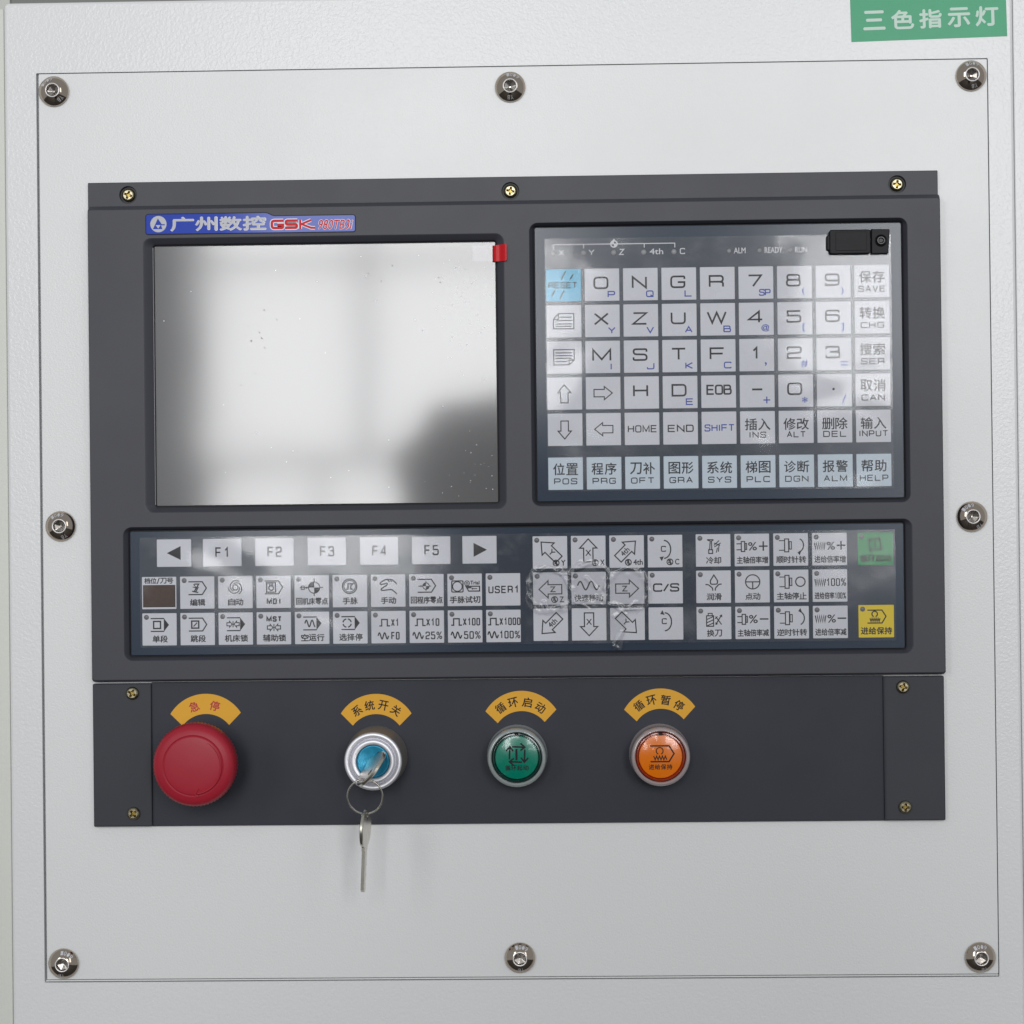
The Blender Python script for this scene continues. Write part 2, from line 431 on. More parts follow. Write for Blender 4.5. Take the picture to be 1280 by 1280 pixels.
# square-shouldered wide capitals, each stroke: (closed, points with y up; third value = round corner)
_ = 1
G = {
 'A': [(0, [(0, 0), (.5, 1), (1, 0)]), (0, [(.2, .34), (.8, .34)])],
 'B': [(1, [(0, 0), (0, 1), (.92, 1, _), (.92, .54, _), (0, .54)]), (0, [(.7, .54), (1, .54, _), (1, 0, _), (0, 0)])],
 'C': [(0, [(1, .82), (1, 1, _), (0, 1, _), (0, 0, _), (1, 0, _), (1, .18)])],
 'D': [(1, [(0, 0), (0, 1), (1, 1, _), (1, 0, _)])],
 'E': [(0, [(1, 1), (0, 1), (0, 0), (1, 0)]), (0, [(0, .52), (.92, .52)])],
 'F': [(0, [(1, 1), (0, 1), (0, 0)]), (0, [(0, .5), (.92, .5)])],
 'G': [(0, [(1, .76), (1, 1, _), (0, 1, _), (0, 0, _), (1, 0, _), (1, .47), (.5, .47)])],
 'H': [(0, [(0, 0), (0, 1)]), (0, [(1, 0), (1, 1)]), (0, [(0, .52), (1, .52)])],
 'I': [(0, [(.5, 0), (.5, 1)])],
 'J': [(0, [(1, 1), (1, 0, _), (0, 0, _), (0, .3)])],
 'K': [(0, [(0, 0), (0, 1)]), (0, [(1, 1), (.15, .5), (1, 0)]), (0, [(0, .5), (.2, .5)])],
 'L': [(0, [(0, 1), (0, 0), (1, 0)])],
 'M': [(0, [(0, 0), (0, 1), (.5, .1), (1, 1), (1, 0)])],
 'N': [(0, [(0, 0), (0, 1), (1, 0), (1, 1)])],
 'O': [(1, [(0, 0, _), (0, 1, _), (1, 1, _), (1, 0, _)])],
 'P': [(0, [(0, 0), (0, 1), (1, 1, _), (1, .42, _), (0, .42)])],
 'Q': [(1, [(0, 0, _), (0, 1, _), (1, 1, _), (1, 0, _)]), (0, [(.6, .3), (1.05, -.05)])],
 'R': [(0, [(0, 0), (0, 1), (1, 1, _), (1, .46, _), (0, .46)]), (0, [(.75, .46), (.97, .4, _), (1, .3), (1, 0)])],
 'S': [(0, [(.98, .76), (.98, 1, _), (0, 1, _), (.02, .54, _), (.98, .5, _), (1, 0, _), (0, 0, _), (0, .25)])],
 'T': [(0, [(0, 1), (1, 1)]), (0, [(.5, 1), (.5, 0)])],
 'U': [(0, [(0, 1), (0, 0, _), (1, 0, _), (1, 1)])],
 'V': [(0, [(0, 1), (.5, 0), (1, 1)])],
 'W': [(0, [(0, 1), (.25, 0), (.5, .95), (.75, 0), (1, 1)])],
 'X': [(0, [(0, 1), (1, 0)]), (0, [(0, 0), (1, 1)])],
 'Y': [(0, [(0, 1), (.5, .45), (1, 1)]), (0, [(.5, .45), (.5, 0)])],
 'Z': [(0, [(.03, 1), (1, 1), (0, 0), (1, 0)])],
 '0': [(1, [(0, 0, _), (0, 1, _), (1, 1, _), (1, 0, _)])],
 '1': [(0, [(.2, .72), (.62, 1), (.62, 0)])],
 '2': [(0, [(0, .74), (0, 1, _), (1, 1, _), (1, .5, _), (0, .42, _), (0, 0), (1, 0)])],
 '3': [(0, [(0, .78), (0, 1, _), (.97, 1, _), (.95, .53, _), (.3, .53)]), (0, [(.6, .53), (1, .5, _), (1, 0, _), (0, 0, _), (0, .22)])],
 '4': [(0, [(.78, 0), (.78, 1), (0, .26), (1.02, .26)])],
 '5': [(0, [(.97, 1), (.04, 1), (.04, .58), (1, .58, _), (1, 0, _), (0, 0, _), (0, .22)])],
 '6': [(0, [(.97, .8), (.97, 1, _), (0, 1, _), (0, 0, _), (1, 0, _), (1, .58, _), (.02, .58)])],
 '7': [(0, [(0, 1), (1, 1), (.35, 0)])],
 '8': [(1, [(.04, .54, _), (.04, 1, _), (.96, 1, _), (.96, .54, _)]), (1, [(0, 0, _), (0, .54, _), (1, .54, _), (1, 0, _)])],
 '9': [(0, [(1, .42), (.02, .42, _), (0, 1, _), (1, 1, _), (1, 0, _), (.02, 0, _), (.02, .2)])],
 '/': [(0, [(0, 0), (1, 1)])], '-': [(0, [(0, .5), (1, .5)])], '+': [(0, [(0, .5), (1, .5)]), (0, [(.5, 0), (.5, 1)])],
 '=': [(0, [(0, .68), (1, .68)]), (0, [(0, .32), (1, .32)])], '[': [(0, [(1, 1), (0, 1), (0, 0), (1, 0)])], ']': [(0, [(0, 1), (1, 1), (1, 0), (0, 0)])],
 '.': [(0, [(.5, 0), (.5, .12)])],
}
CW = {'I': .18, 'M': 1.15, 'W': 1.3, '1': .6, '/': .6, '.': .2, '[': .3, ']': .3, ' ': .5}
def est(mb, s, u0, v0, u1, v1, h, t, gap=.30, r=None):
    """write s in the square-shouldered alphabet inside the box"""
    ws = [CW.get(c, 1.0) for c in s]; tot = sum(ws) + gap * (len(s) - 1); k = (u1 - u0 - t) / tot; x = u0 + t / 2
    H = v1 - v0 - t
    for c, w in zip(s, ws):
        cw = w * k
        for cl, pts in G.get(c, []):
            P = [(x + p[0] * cw, v1 - t / 2 - p[1] * H) + ((1,) if len(p) > 2 else ()) for p in pts]
            rad_ = r if r else min(cw, H) * .30
            stroke(mb, rounded(P, rad_, bool(cl)), t, h, bool(cl))
        x += cw + gap * k

def arcpts(c, r, a0, a1, n=16, ry=None):
    ry = ry or r
    return [(c[0] + r * math.cos(rad(a0 + (a1 - a0) * i / n)), c[1] + ry * math.sin(rad(a0 + (a1 - a0) * i / n))) for i in range(n + 1)]
def fillpoly(mb, pts, h, dz=.0):
    mb.sheet(pts, (), h + dz)

# ================================================================ the cabinet and its steel plate
PU0, PU1, PV0, PV1 = 47.1, 1239.0, 81.3, 1222.4          # opening of the cabinet front
CU0 = U(10, 640)[0]; CV0 = U(300, -1.4)[1]; CU1 = U(1274, 640)[0]
cabinet = thing('cabinet', 'pale grey powder coated sheet metal cabinet front filling the whole picture', 'cabinet', (640, 640, -60))
hole = rr(PU0, PV0, PU1, PV1 + 1.5, 1.5, 3)
mb = MB()
outer = rr(CU0, CV0, CU1, 1500, 6, 5)
mb.sheet(inset(outer, 4), [hole], 0)
mb.loft([(inset(outer, 4), 0), (inset(outer, 2.4), -.4), (inset(outer, 1.1), -1.4), (inset(outer, .3), -2.8), (outer, -4.5), (outer, -60)])
mb.loft([(hole, 0), (hole, -10)])
mb.build('front_sheet', M['paint'], cabinet)
mb = MB(); mb.sheet(rr(PU0 - 14, PV0 - 14, PU1 + 14, PV1 + 14), [], -10); mb.build('backing_frame', M['paint'], cabinet)
side = thing('side_panel', 'narrow beige metal panel beside the left edge of the cabinet', 'panel', (-20, 640, -40))
mb = MB(); mb.slab(rr(-160, CV0 + 6, CU0 - .8, 1500, 2, 2), -60, -5, 1.5); mb.build('side_sheet', M['beige'], side)
side2 = thing('side_panel', 'pale grey metal strip beyond the rounded right edge of the cabinet', 'panel', (1300, 640, -40))
mb = MB(); mb.slab(rr(CU1 + .8, CV0 - 60, 1460, 1500, 2, 2), -60, -4, 1.5); mb.build('side_sheet', M['paint'], side2)
# machinery seen as a thin strip over the top edge
mh = thing('machine_housing', 'dark grey machine housing showing above the cabinet top edge at the left', 'machine', (200, 0, -500))
mb = MB(); mb.slab(rr(U(11, 0, -420)[0], -260, U(402, 0, -420)[0], 60, 10, 4), -700, -420, 5); mb.build('housing_shell', M['housing'], mh)
mb = MB(); mb.tube([(96, -12, -410), (130, -3, -400), (170, -1, -396), (215, -4, -400), (250, -14, -410)], 3.2, 10); mb.build('cable', M['beige'], mh)
wl = thing('hall_wall', 'bright pale hall wall blurred above the cabinet top edge', 'wall', (640, -100, -2500))
mb = MB(); mb.slab(rr(-1500, -900, 3000, 500), -2600, -2500, 2); mb.build('wall_sheet', M['beige'], wl); bpy.data.objects['wall_sheet']
fl = MB()
fl.add([(-9000, 640 + Z0 / S, -6000), (11000, 640 + Z0 / S, -6000), (11000, 640 + Z0 / S, 16000), (-9000, 640 + Z0 / S, 16000)], [[0, 1, 2, 3]])
tag(fl.build('floor', M['hall_floor'], at=(640, 640 + Z0 / S, 0)), kind='structure')

plate = thing('mounting_plate', 'large pale grey textured steel plate bolted into the cabinet opening', 'steel plate', (640, 640, 0))
pl = rr(PU0 + 3.0, PV0 + 1.0, PU1 - 1.0, PV1 - 2.2, 1.5, 3)
mb = MB(); mb.slab(pl, -4.5, -.35, .7); mb.build('plate_sheet', M['paint_fine'], plate)
mb = MB(); mb.slab(rr(PU0 + 1.4, PV1 - 1.2, PU1 - 1, PV1 + .4), -5, -1.6, .3); mb.build('lower_lip', M['paint_fine'], plate)

# ---------------------------------------------------------------- button head bolts
def dome_h(r, Rs=23.5): return 2.4 + math.sqrt(max(0, Rs * Rs - r * r)) - math.sqrt(Rs * Rs - 361)
def bolt_parts(t, c, rz):
    k = 19.0
    mb = MB(); pr = []
    for i in range(15):
        r = k - (k - 9.0) * i / 14.0; h = dome_h(r)
        pr.append((r, h))
    pr = [(k * .985, -.3), (k, .6), (k, 1.8)] + pr
    r1 = pr[-1][0]
    pr += [(r1 - .5, pr[-1][1] + .15), (r1 - 1.0, pr[-1][1] - .2)]
    mb.lathe(c, pr, 72); head = mb.build('head', M['chrome'], t, ang=50)
    # hexagon socket
    rt = pr[-1][0]; ht = pr[-1][1]
    hexp = []; rnd = []
    for i in range(36):
        a = 2 * math.pi * i / 36 + rz
        ss = math.cos(math.pi / 6) / math.cos(((a - rz) % (math.pi / 3)) - math.pi / 6)
        hexp.append((c[0] + ss * rt * .98 * math.cos(a), c[1] + ss * rt * .98 * math.sin(a)))
        rnd.append((c[0] + rt * math.cos(a), c[1] + rt * math.sin(a)))
    cone = [(c[0] + (p[0] - c[0]) * .12, c[1] + (p[1] - c[1]) * .12) for p in hexp]
    mb = MB(); mb.loft([(rnd, ht), (hexp, ht - 1.2), (hexp, ht - 7), (cone, ht - 9.5)]); mb.sheet(cone, (), ht - 9.5)
    mb.build('hex_socket', M['chrome_dark'], t, ang=25)
    mb = MB(); mb.tube([(c[0] + (rt + .3) * math.cos(2 * math.pi * i / 48), c[1] + (rt + .3) * math.sin(2 * math.pi * i / 48), ht - .1) for i in range(48)], .75, 8, True); mb.build('socket_rim', M['bright_rim'], t)
    # raised stamp marks round the head
    mb = MB(); rng = random.Random(int(rz * 1000))
    for s_, a0 in (('10.9', -150 + rz * 60), ('YB', 40 + rz * 50)):
        for j, ch in enumerate(s_):
            a = rad(a0 + j * 17); r = 14.2; h = 0
            g = MB(); put_text(g, ch, c[0] + r * math.cos(a) - 1.6, c[1] + r * math.sin(a) - 2.2, c[0] + r * math.cos(a) + 1.6, c[1] + r * math.sin(a) + 2.2, 0, .02, ang=a + math.pi / 2)
            vs = []
            for (u, v, q) in g.v:
                d = min(k * .99, math.hypot(u - c[0], v - c[1])); vs.append((u, v, dome_h(d) + .25))
            mb.add(vs, g.f)
    mb.build('stamped_mark', M['satin'], t, smooth=False)
BOLTS = [(67.2, 114.2, 'top left corner button head bolt of the pale steel plate'), (637.7, 108.6, 'button head bolt at the middle of the plate top edge'),
         (1214, 94.6, 'top right corner button head bolt of the pale steel plate, under the green sticker'), (75.7, 657.8, 'button head bolt at the middle of the plate left edge'),
         (1215, 645.8, 'button head bolt at the middle of the plate right edge'), (79.4, 1204.6, 'bottom left corner button head bolt of the pale steel plate'),
         (650, 1197.3, 'button head bolt at the middle of the plate bottom edge'), (1225.4, 1196.8, 'bottom right corner button head bolt of the pale steel plate')]
proto = None
for i, (px, py, lb) in enumerate(BOLTS):
    c = U(px, py, 2); rz = (i * 47 % 60) * math.pi / 180 * 1.0
    t = thing('button_head_bolt', lb, 'bolt', (c[0], c[1], -.35), 'button head bolts round the steel plate')
    bolt_parts(t, c, rz)

# ================================================================ upper control frame
BU0, BU1 = U(108.5, 260, 10)[0], U(1174.7, 243, 10)[0]
a_, b_ = U(117, 850, 10)[0], U(1181.7, 844, 10)[0]
BU0 = (BU0 + a_) / 2; BU1 = (BU1 + b_) / 2
BV0 = (U(109, 258.5, 10)[1] + U(1174, 242.5, 10)[1]) / 2
BV1 = (U(117, 852, 14)[1] + U(1181, 844, 14)[1]) / 2
HB = 14.0
FV0 = (U(110, 229.8, 4)[1] + U(1172, 212, 4)[1]) / 2
FU0, FU1 = U(110, 240, 4)[0], U(1172, 225, 4)[0]
frame = thing('control_panel_frame', 'charcoal plastic frame of the control unit holding the display and both keypads', 'control panel', (640, BV1, 0))
SR = RC((177, 297.5), (631, 291.5), (633, 636), (181, 641.5), HB)       # rims of the three recesses
SI = RC((192, 307), (619.5, 303), (622, 628.5), (196, 631.7), 9)
KR = RC((661.5, 279.5), (1135.5, 270.5), (1137.5, 627.5), (664.5, 633.5), HB)
KI = RC((668.2, 285), (1127, 277.8), (1129.6, 622.6), (671.5, 626.5), 8)
OR = RC((152.8, 659), (1140, 648), (1143, 817.6), (155.5, 825.7), HB)
OI = RC((162.6, 664.8), (1128.3, 653.6), (1131.9, 809.8), (164, 819.6), 8)
recess = [(SR, SI), (KR, KI), (OR, OI)]
mb = MB()
out_l = rr(BU0, BV0, BU1, BV1, 3, 4)
top_l = rr(BU0 + 1.2, BV0 + 5.5, BU1 - 1.2, BV1 - 3, 3, 4)
rims = [rr(*a, 11, 7) for a, b in recess]
mb.sheet(top_l, rims, HB)
mb.loft([(out_l, 0), (out_l, HB - 5), (rr(BU0 + .2, BV0 + 4.0, BU1 - .2, BV1 - 1.2, 3, 4), HB - 1.2), (rr(BU0 + .6, BV0 + 5, BU1 - .6, BV1 - 2.4, 3, 4), HB - .3), (top_l, HB)])
for (a, b), rim in zip(recess, rims):
    def grow(q, d, r): return rr(q[0] - d, q[1] - d, q[2] + d, q[3] + d, r, 7)
    rnd = lambda f, r, h: (rr(a[0] + (b[0] - 2 - a[0]) * f, a[1] + (b[1] - 2 - a[1]) * f, a[2] + (b[2] + 2 - a[2]) * f, a[3] + (b[3] + 2 - a[3]) * f, r, 7), h)
    mb.loft([(rim, HB), rnd(.06, 10.6, HB - .12), rnd(.16, 10, HB - .6), rnd(.28, 9.4, HB - 1.4), rnd(.85, 5, HB - 5.2), rnd(1.0, 4, HB - 6.5), (grow(b, 1.6, 3.5), HB - 9.5)])
mb.build('frame_body', M['plastic'], frame, ang=40)
mb = MB(); mb.sheet(rr(BU0 + 3, BV0 + 8, BU1 - 3, BV1 - 4), (), 3.5); mb.build('frame_back', M['dark_gap'], frame)
# top flange with counterbored screws
SCR = [U(160.3, 243.8, 4), U(638, 238.8, 4), U(1121.3, 230.4, 4)]
mb = MB(); fl_ = rr(FU0, FV0, FU1, BV0 + 6, 1, 2); fin = rr(FU0 + .6, FV0 + .8, FU1 - .6, BV0 + 6, 1, 2)
holes = [circ(c, 11.2, 40) for c in SCR]
mb.sheet(fin, holes, 5.0); mb.loft([(fl_, 0), (fl_, 4.3), (fin, 5.0)])
for c in SCR: mb.loft([(circ(c, 11.2, 40), 5.0), (circ(c, 10.9, 40), 4.7), (circ(c, 10.4, 40), .8)])
mb.build('top_flange', M['plastic'], frame)
for c in SCR:
    mb = MB(); mb.sheet(circ(c, 11, 40), (), .75); mb.build('counterbore', M['screw_hole'], frame)

def small_screw(c, h0, label, group, rz, r=8.4):
    t = thing('pan_head_screw', label, 'screw', (c[0], c[1], h0), group)
    mb = MB(); arms = []
    # cross recess outline
    w, L = 1.35, 5.2
    base = [(-w, -L), (w, -L), (w * 1.2, -w * 1.2), (L, -w), (L, w), (w * 1.2, w * 1.2), (w, L), (-w, L), (-w * 1.2, w * 1.2), (-L, w), (-L, -w), (-w * 1.2, -w * 1.2)]
    ca, sa = math.cos(rz), math.sin(rz)
    cr = [(c[0] + x * ca - y * sa, c[1] + x * sa + y * ca) for x, y in base]
    prof = [(r, h0), (r, h0 + 1.4), (r * .95, h0 + 2.8), (r * .84, h0 + 3.9), (r * .68, h0 + 4.6)]
    mb.lathe(c, prof, 40); mb.sheet(circ(c, r * .68, 40), [cr], h0 + 4.6); mb.build('head', M['zinc'], t, ang=50)
    mb = MB(); deep = [(c[0] + (p[0] - c[0]) * .45, c[1] + (p[1] - c[1]) * .45) for p in cr]
    mb.loft([(cr, h0 + 4.6), (deep, h0 + 1.2)]); mb.sheet(deep, (), h0 + 1.2); mb.build('cross_recess', M['zinc_dark'], t, smooth=False)
    return t
for i, (c, lb) in enumerate(zip(SCR, ('brassy cross head screw at the left of the frame top flange', 'brassy cross head screw at the middle of the frame top flange', 'brassy cross head screw at the right of the frame top flange'))):
    small_screw(c, .8, lb, 'cross head screws of the control unit', (.35, .2, .12)[i])

# ================================================================ lower switch panel
LV0 = (U(117, 855, 5)[1] + U(1180, 844.6, 5)[1]) / 2 - 1; LV1 = (U(117.6, 1034.3, 5)[1] + U(1181.7, 1024.8, 5)[1]) / 2
LU0 = U(117, 940, 5)[0]; LU1 = U(1180.6, 930, 5)[0]
g0 = U(190.2, 950, 5)[0]; g1 = U(197.9, 950, 5)[0]; g2 = U(1102.8, 940, 5)[0]; g3 = U(1104.6, 940, 5)[0]
lower = thing('switch_panel', 'dark navy metal panel with four switches under the keypad frame', 'switch panel', (640, LV1, 0))
mb = MB(); mb.slab(rr(g1 - 8, LV0, g2 + 3, LV1, .5, 2), 0, 3.5, .5); mb.build('centre_plate', M['powder'], lower)
mb = MB(); mb.slab(rr(LU0, LV0 + 1, g0, LV1 - .4, 1.5, 3), 0, 7.5, 1.4); mb.build('bracket', M['bracket'], lower)
mb = MB(); mb.slab(rr(g3, LV0 + 1, LU1, LV1 - .4, 1.5, 3), 0, 7.5, 1.4); mb.build('bracket', M['bracket'], lower)
mb = MB(); mb.slab(rr(g3 + 1.6, LV0 + 2, g3 + 3.0, LV1 - 1.4), 7.3, 7.9, .3); mb.build('bend_line', M['bracket'], lower)
for i, (px, py, lb) in enumerate(((165.2, 866.7, 'brassy cross head screw at the top of the left bracket'), (166.8, 1017, 'brassy cross head screw at the bottom of the left bracket'),
                   (1129, 858.7, 'brassy cross head screw at the top of the right bracket'), (1131.8, 1009, 'brassy cross head screw at the bottom of the right bracket'))):
    small_screw(U(px, py, 10), 7.5, lb, 'cross head screws of the control unit', (.5, .9, .25, .05)[i], 8.2)

# ================================================================ nameplate
c0 = U(182.7, 281, HB); npt = thing('nameplate', 'blue nameplate with silver Chinese characters and red lettering over the display', 'nameplate', (c0[0], c0[1], HB))
u0, u1 = U(182.7, 280, HB)[0], U(443.8, 278, HB)[0]
v0, v1 = U(260, 267.3, HB)[1], U(310, 291.2, HB)[1]
us0 = U(333.4, 267, HB)[0]; us1 = U(341.6, 270, HB)[0]; v0b = v0 + 4.2
shape = rounded([(u0, v0, 1), (us0, v0, 1), (us1, v0b, 1), (u1, v0b, 1), (u1, v1, 1), (u0, v1, 1)], 3.0, True, 5)
big = inset(shape, -1.1)
mb = MB(); mb.slab(big, HB - .5, HB + .1); mb.build('recess_outline', M['dark_gap'], npt)
mb = MB(); mb.slab(shape, HB, HB + .9, .35); mb.build('badge_plate', M['np_body'], npt)
hN = HB + 1.0
ec = U(198.2, 280.3, HB)
mb = MB()
tri = [(ec[0] - 7, ec[1] + 6.3), (ec[0] - .6, ec[1] - 7), (ec[0] + 4.2, ec[1] + .2), (ec[0] + 8, ec[1] + .2), (ec[0] + 8, ec[1] + 1.6), (ec[0] + 3.4, ec[1] + 1.6), (ec[0] + 5, ec[1] + 6.3)]
tri2 = [(ec[0] - 3.4, ec[1] + 4.6), (ec[0] + 2.6, ec[1] + 4.6), (ec[0] - .4, ec[1] - 2.8)]
mb.sheet(circ(ec, 10.2, 40), [tri], hN)
mb.sheet([(ec[0] - 3.6, ec[1] + 1.2), (ec[0] + 2.8, ec[1] + 1.2), (ec[0] - .3, ec[1] + 5.6)], (), hN)
mb.build('emblem', M['np_silver'], npt, smooth=False)
mb = MB(); mbw = MB()
vt, vb = U(275, 271, HB)[1], U(275, 288, HB)[1]
for ch, a, b in (('广', 213.4, 242), ('州', 244.4, 271.3), ('数', 274.8, 301.8), ('控', 304, 332.3)):
    a, b = U(a, 280, HB)[0], U(b, 280, HB)[0]
    put_text(mb, ch, a, vt, b, vb, hN + .12, .035)
    put_text(mbw, ch, a - .5, vt - .4, b + .9, vb + .7, hN, .05)
mbw.build('character_edge', M['np_white'], npt, smooth=False); mb.build('characters', M['np_silver'], npt, smooth=False)
# red maker's letters with a pale outline
ga, gb = U(338.5, 281, HB)[0], U(391, 281, HB)[0]; gt, gbm = U(365, 274.4, HB)[1], U(365, 286.4, HB)[1]
for tt, hh, mm, nm in ((5.2, hN, 'np_white', 'letter_outline'), (3.1, hN + .25, 'np_red', 'red_letters')):
    mb = MB(); w = (gb - ga) / 3.15; H = gbm - gt
    DZ[0] = 0
    stroke(mb, rounded([(ga + w * .95, gt + 1.5), (ga + 1.5, gt + 1.5, 1), (ga + 1.5, gbm - 1.5, 1), (ga + w * .92, gbm - 1.5, 1), (ga + w * .92, gt + H * .55), (ga + w * .5, gt + H * .55)], 3), tt, hh)
    x = ga + w * 1.08
    stroke(mb, rounded([(x + w * .92, gt + 1.5), (x + 1, gt + 1.5, 1), (x + 1, gt + H * .5, 1), (x + w * .88, gt + H * .5, 1), (x + w * .88, gbm - 1.5, 1), (x, gbm - 1.5)], 2.4), tt, hh)
    x = ga + w * 2.12
    stroke(mb, [(x + 1.6, gt + .6), (x + 1.6, gbm)], tt * .85, hh)
    stroke(mb, [(x + w * .9, gt + 1.2), (x + 3, gt + H * .5), (x + w * .9, gbm - 1.2), (x + w * 1.2, gbm - 1)], tt * .85, hh)
    mb.build(nm, M[mm], npt, smooth=False)
mb = MB(); mbw = MB(); ma, mz = U(398, 281, HB)[0], U(440, 281, HB)[0]; mt_, mb_ = U(420, 274.6, HB)[1], U(420, 286.4, HB)[1]
put_text(mbw, '980TB3i', ma - .6, mt_ - .6, mz + .8, mb_ + .6, hN, .06, .22); mbw.build('model_outline', M['np_white'], npt, smooth=False)
put_text(mb, '980TB3i', ma, mt_, mz, mb_, hN + .2, .012, .22); mb.build('model_number', M['np_red'], npt, smooth=False)

# ================================================================ display
disp = thing('display_screen', 'blank glossy grey display screen reflecting bright windows', 'screen', ((SI[0] + SI[2]) / 2, SI[3], 4))
mb = MB(); su0, sv0, su1, sv1 = SI
mb.slab(rr(su0, sv0, su1, sv1, 1.5, 3), 3.8, 6.0, .4); mb.build('glass', M['screen'], disp, smooth=False)
mb = MB(); mb.slab(rr(su0 - 3.2, sv0 + 1, su0 - 1.6, sv1 - 1), 3.8, 6.6, .4); mb.build('metal_edge', M['satin'], disp)
mb = MB(); rng = random.Random(11)
for i in range(110):
    if i < 60: p = U(rng.gauss(572, 22), rng.gauss(372, 38), 6)
    elif i < 80: p = U(rng.uniform(545, 618), rng.uniform(330, 480), 6)
    else: p = U(rng.uniform(200, 615), rng.uniform(312, 626), 6)
    if not (su0 + 3 < p[0] < su1 - 3 and sv0 + 3 < p[1] < sv1 - 3): continue
    r = rng.choice((.3, .35, .4, .4, .5, .9)) * rng.uniform(.7, 1.2)
    mb.lathe(p, [(r, 6.0), (r * .8, 6.0 + r * .3), (r * .3, 6.0 + r * .45)], 8, cap1=True)
tag(mb.build('bubble', M['bubble'], disp), kind='stuff')
# clear tape and red pull tab
ta = U(590.5, 307.5, 6); tb = U(615.5, 326.5, 6)
tape = thing('pull_tab', 'red pull tab on clear tape at the top right corner of the display', 'tab', (tb[0], tb[1], 7))
mb = MB(); mb.sheet(rr(ta[0], ta[1], tb[0] + 2, tb[1], 1, 3), (), 6.4); mb.build('clear_tape', M['tape'], tape)
q0 = U(615.5, 307.2, 8); q1 = U(615.7, 327.4, 8); q2 = U(633.4, 304.6, 18); q3 = U(633.6, 325.8, 18)
mb = MB(); N = 14; top = []; bot = []
for k in range(N + 1):
    f = k / N; h = 6.8 + 11.5 * (f ** .75) - 1.5 * math.sin(f * math.pi) * 0 + (.9 * math.sin(f * 9))
    top.append((q0[0] + (q2[0] - q0[0]) * f, q0[1] + (q2[1] - q0[1]) * f, h)); bot.append((q1[0] + (q3[0] - q1[0]) * f, q1[1] + (q3[1] - q1[1]) * f, h))
top[-1] = (top[-1][0] - .2, top[-1][1] + 1.2, top[-1][2]); bot[-1] = (bot[-1][0] - .2, bot[-1][1] - 1.2, bot[-1][2])
vs = top + bot; n = N + 1
vs2 = [(p[0], p[1], p[2] - .5) for p in vs]
fs = [[i, i + 1, n + i + 1, n + i] for i in range(N)] + [[2 * n + i, 3 * n + i, 3 * n + i + 1, 2 * n + i + 1] for i in range(N)]
fs += [[i, 2 * n + i, 2 * n + i + 1, i + 1] for i in range(N)] + [[n + i, n + i + 1, 3 * n + i + 1, 3 * n + i] for i in range(N)]
fs += [[0, n, 3 * n, 2 * n], [N, 2 * n + N, 3 * n + N, n + N]]
mb.add(vs + vs2, fs); mb.build('red_flap', M['tab_red'], tape)

# ================================================================ keypads
def key_part(parent, cu, cv, w, h, z, mt, label, raise_=.55):
    mb = MB(); mb.slab(rr(cu - w / 2, cv - h / 2, cu + w / 2, cv + h / 2, .8, 2), z - .5, z + raise_, .35)
    return tag(mb.build('key', mt, parent), label)
def leg(parent, mb, mt='ink', name='legend'):
    if mb.v: return mb.build(name, M[mt], parent, smooth=False)
def dome(parent, cu, cv, z, r=3.2, mt='led', name='indicator_lamp'):
    mb = MB(); mb.lathe((cu, cv), [(r, z - .1), (r * .97, z + .25), (r * .8, z + .6), (r * .5, z + .85), (r * .12, z + .95)], 20, cap1=True)
    return mb.build(name, M[mt], parent)

ZK = 8.0; TS[0] = 1.5
mdi = thing('membrane_keypad', 'navy membrane keypad with letters and digits at the right of the display', 'keypad', ((KI[0] + KI[2]) / 2, KI[3], 4), None)
mb = MB(); mb.slab(rr(*KI, 2.5, 4), 3.8, ZK, .5); mb.build('overlay', M['membrane'], mdi)
ka, kb = U(705.1, 356.3, ZK), U(1090.2, 351.7, ZK); kc = U(706.6, 536.8, ZK); kd, ke = U(706.4, 591.6, ZK), U(1092.2, 588.1, ZK)
pu = (kb[0] - ka[0]) / 8; kv0 = (ka[1] + kb[1]) / 2 ; pv = (kc[1] - ka[1]) / 4; bv = (kd[1] + ke[1]) / 2
KU0 = (ka[0] + kd[0]) / 2; KW, KH = 43.2, 40.4
ROWS = [['RESET', 'O P', 'N Q', 'G L', 'R', '7 SP', '8 (', '9 )', '保存 SAVE'],
        ['PGUP', 'X Y', 'Z V', 'U A', 'W B', '4 @', '5 [', '6 ]', '转换 CHG'],
        ['PGDN', 'M I', 'S J', 'T K', 'F C', '1 ,', '2 #', '3 =', '搜索 SER'],
        ['UP', 'RIGHT', 'H', 'D E', 'EOB', '- +', '0 *', '. /', '取消 CAN'],
        ['DOWN', 'LEFT', 'HOME', 'END', 'SHIFT', '插入 INS', '修改 ALT', '删除 DEL', '输入 INPUT'],
        ['位置 POS', '程序 PRG', '刀补 OFT', '图形 GRA', '系统 SYS', '梯图 PLC', '诊断 DGN', '报警 ALM', '帮助 HELP']]
def block_arrow(mb, cu, cv, w, h, ang, z, t=.9, shaft=.5, head=.45):
    """outlined arrow; length w, width h; ang 0 points right (degrees, clockwise)"""
    P = [(-w / 2, -h * shaft / 2), (w / 2 - w * head, -h * shaft / 2), (w / 2 - w * head, -h / 2), (w / 2, 0), (w / 2 - w * head, h / 2), (w / 2 - w * head, h * shaft / 2), (-w / 2, h * shaft / 2)]
    a = rad(ang); P = [(cu + x * math.cos(a) - y * math.sin(a), cv + x * math.sin(a) + y * math.cos(a)) for x, y in P]
    stroke(mb, P, t, z, True)
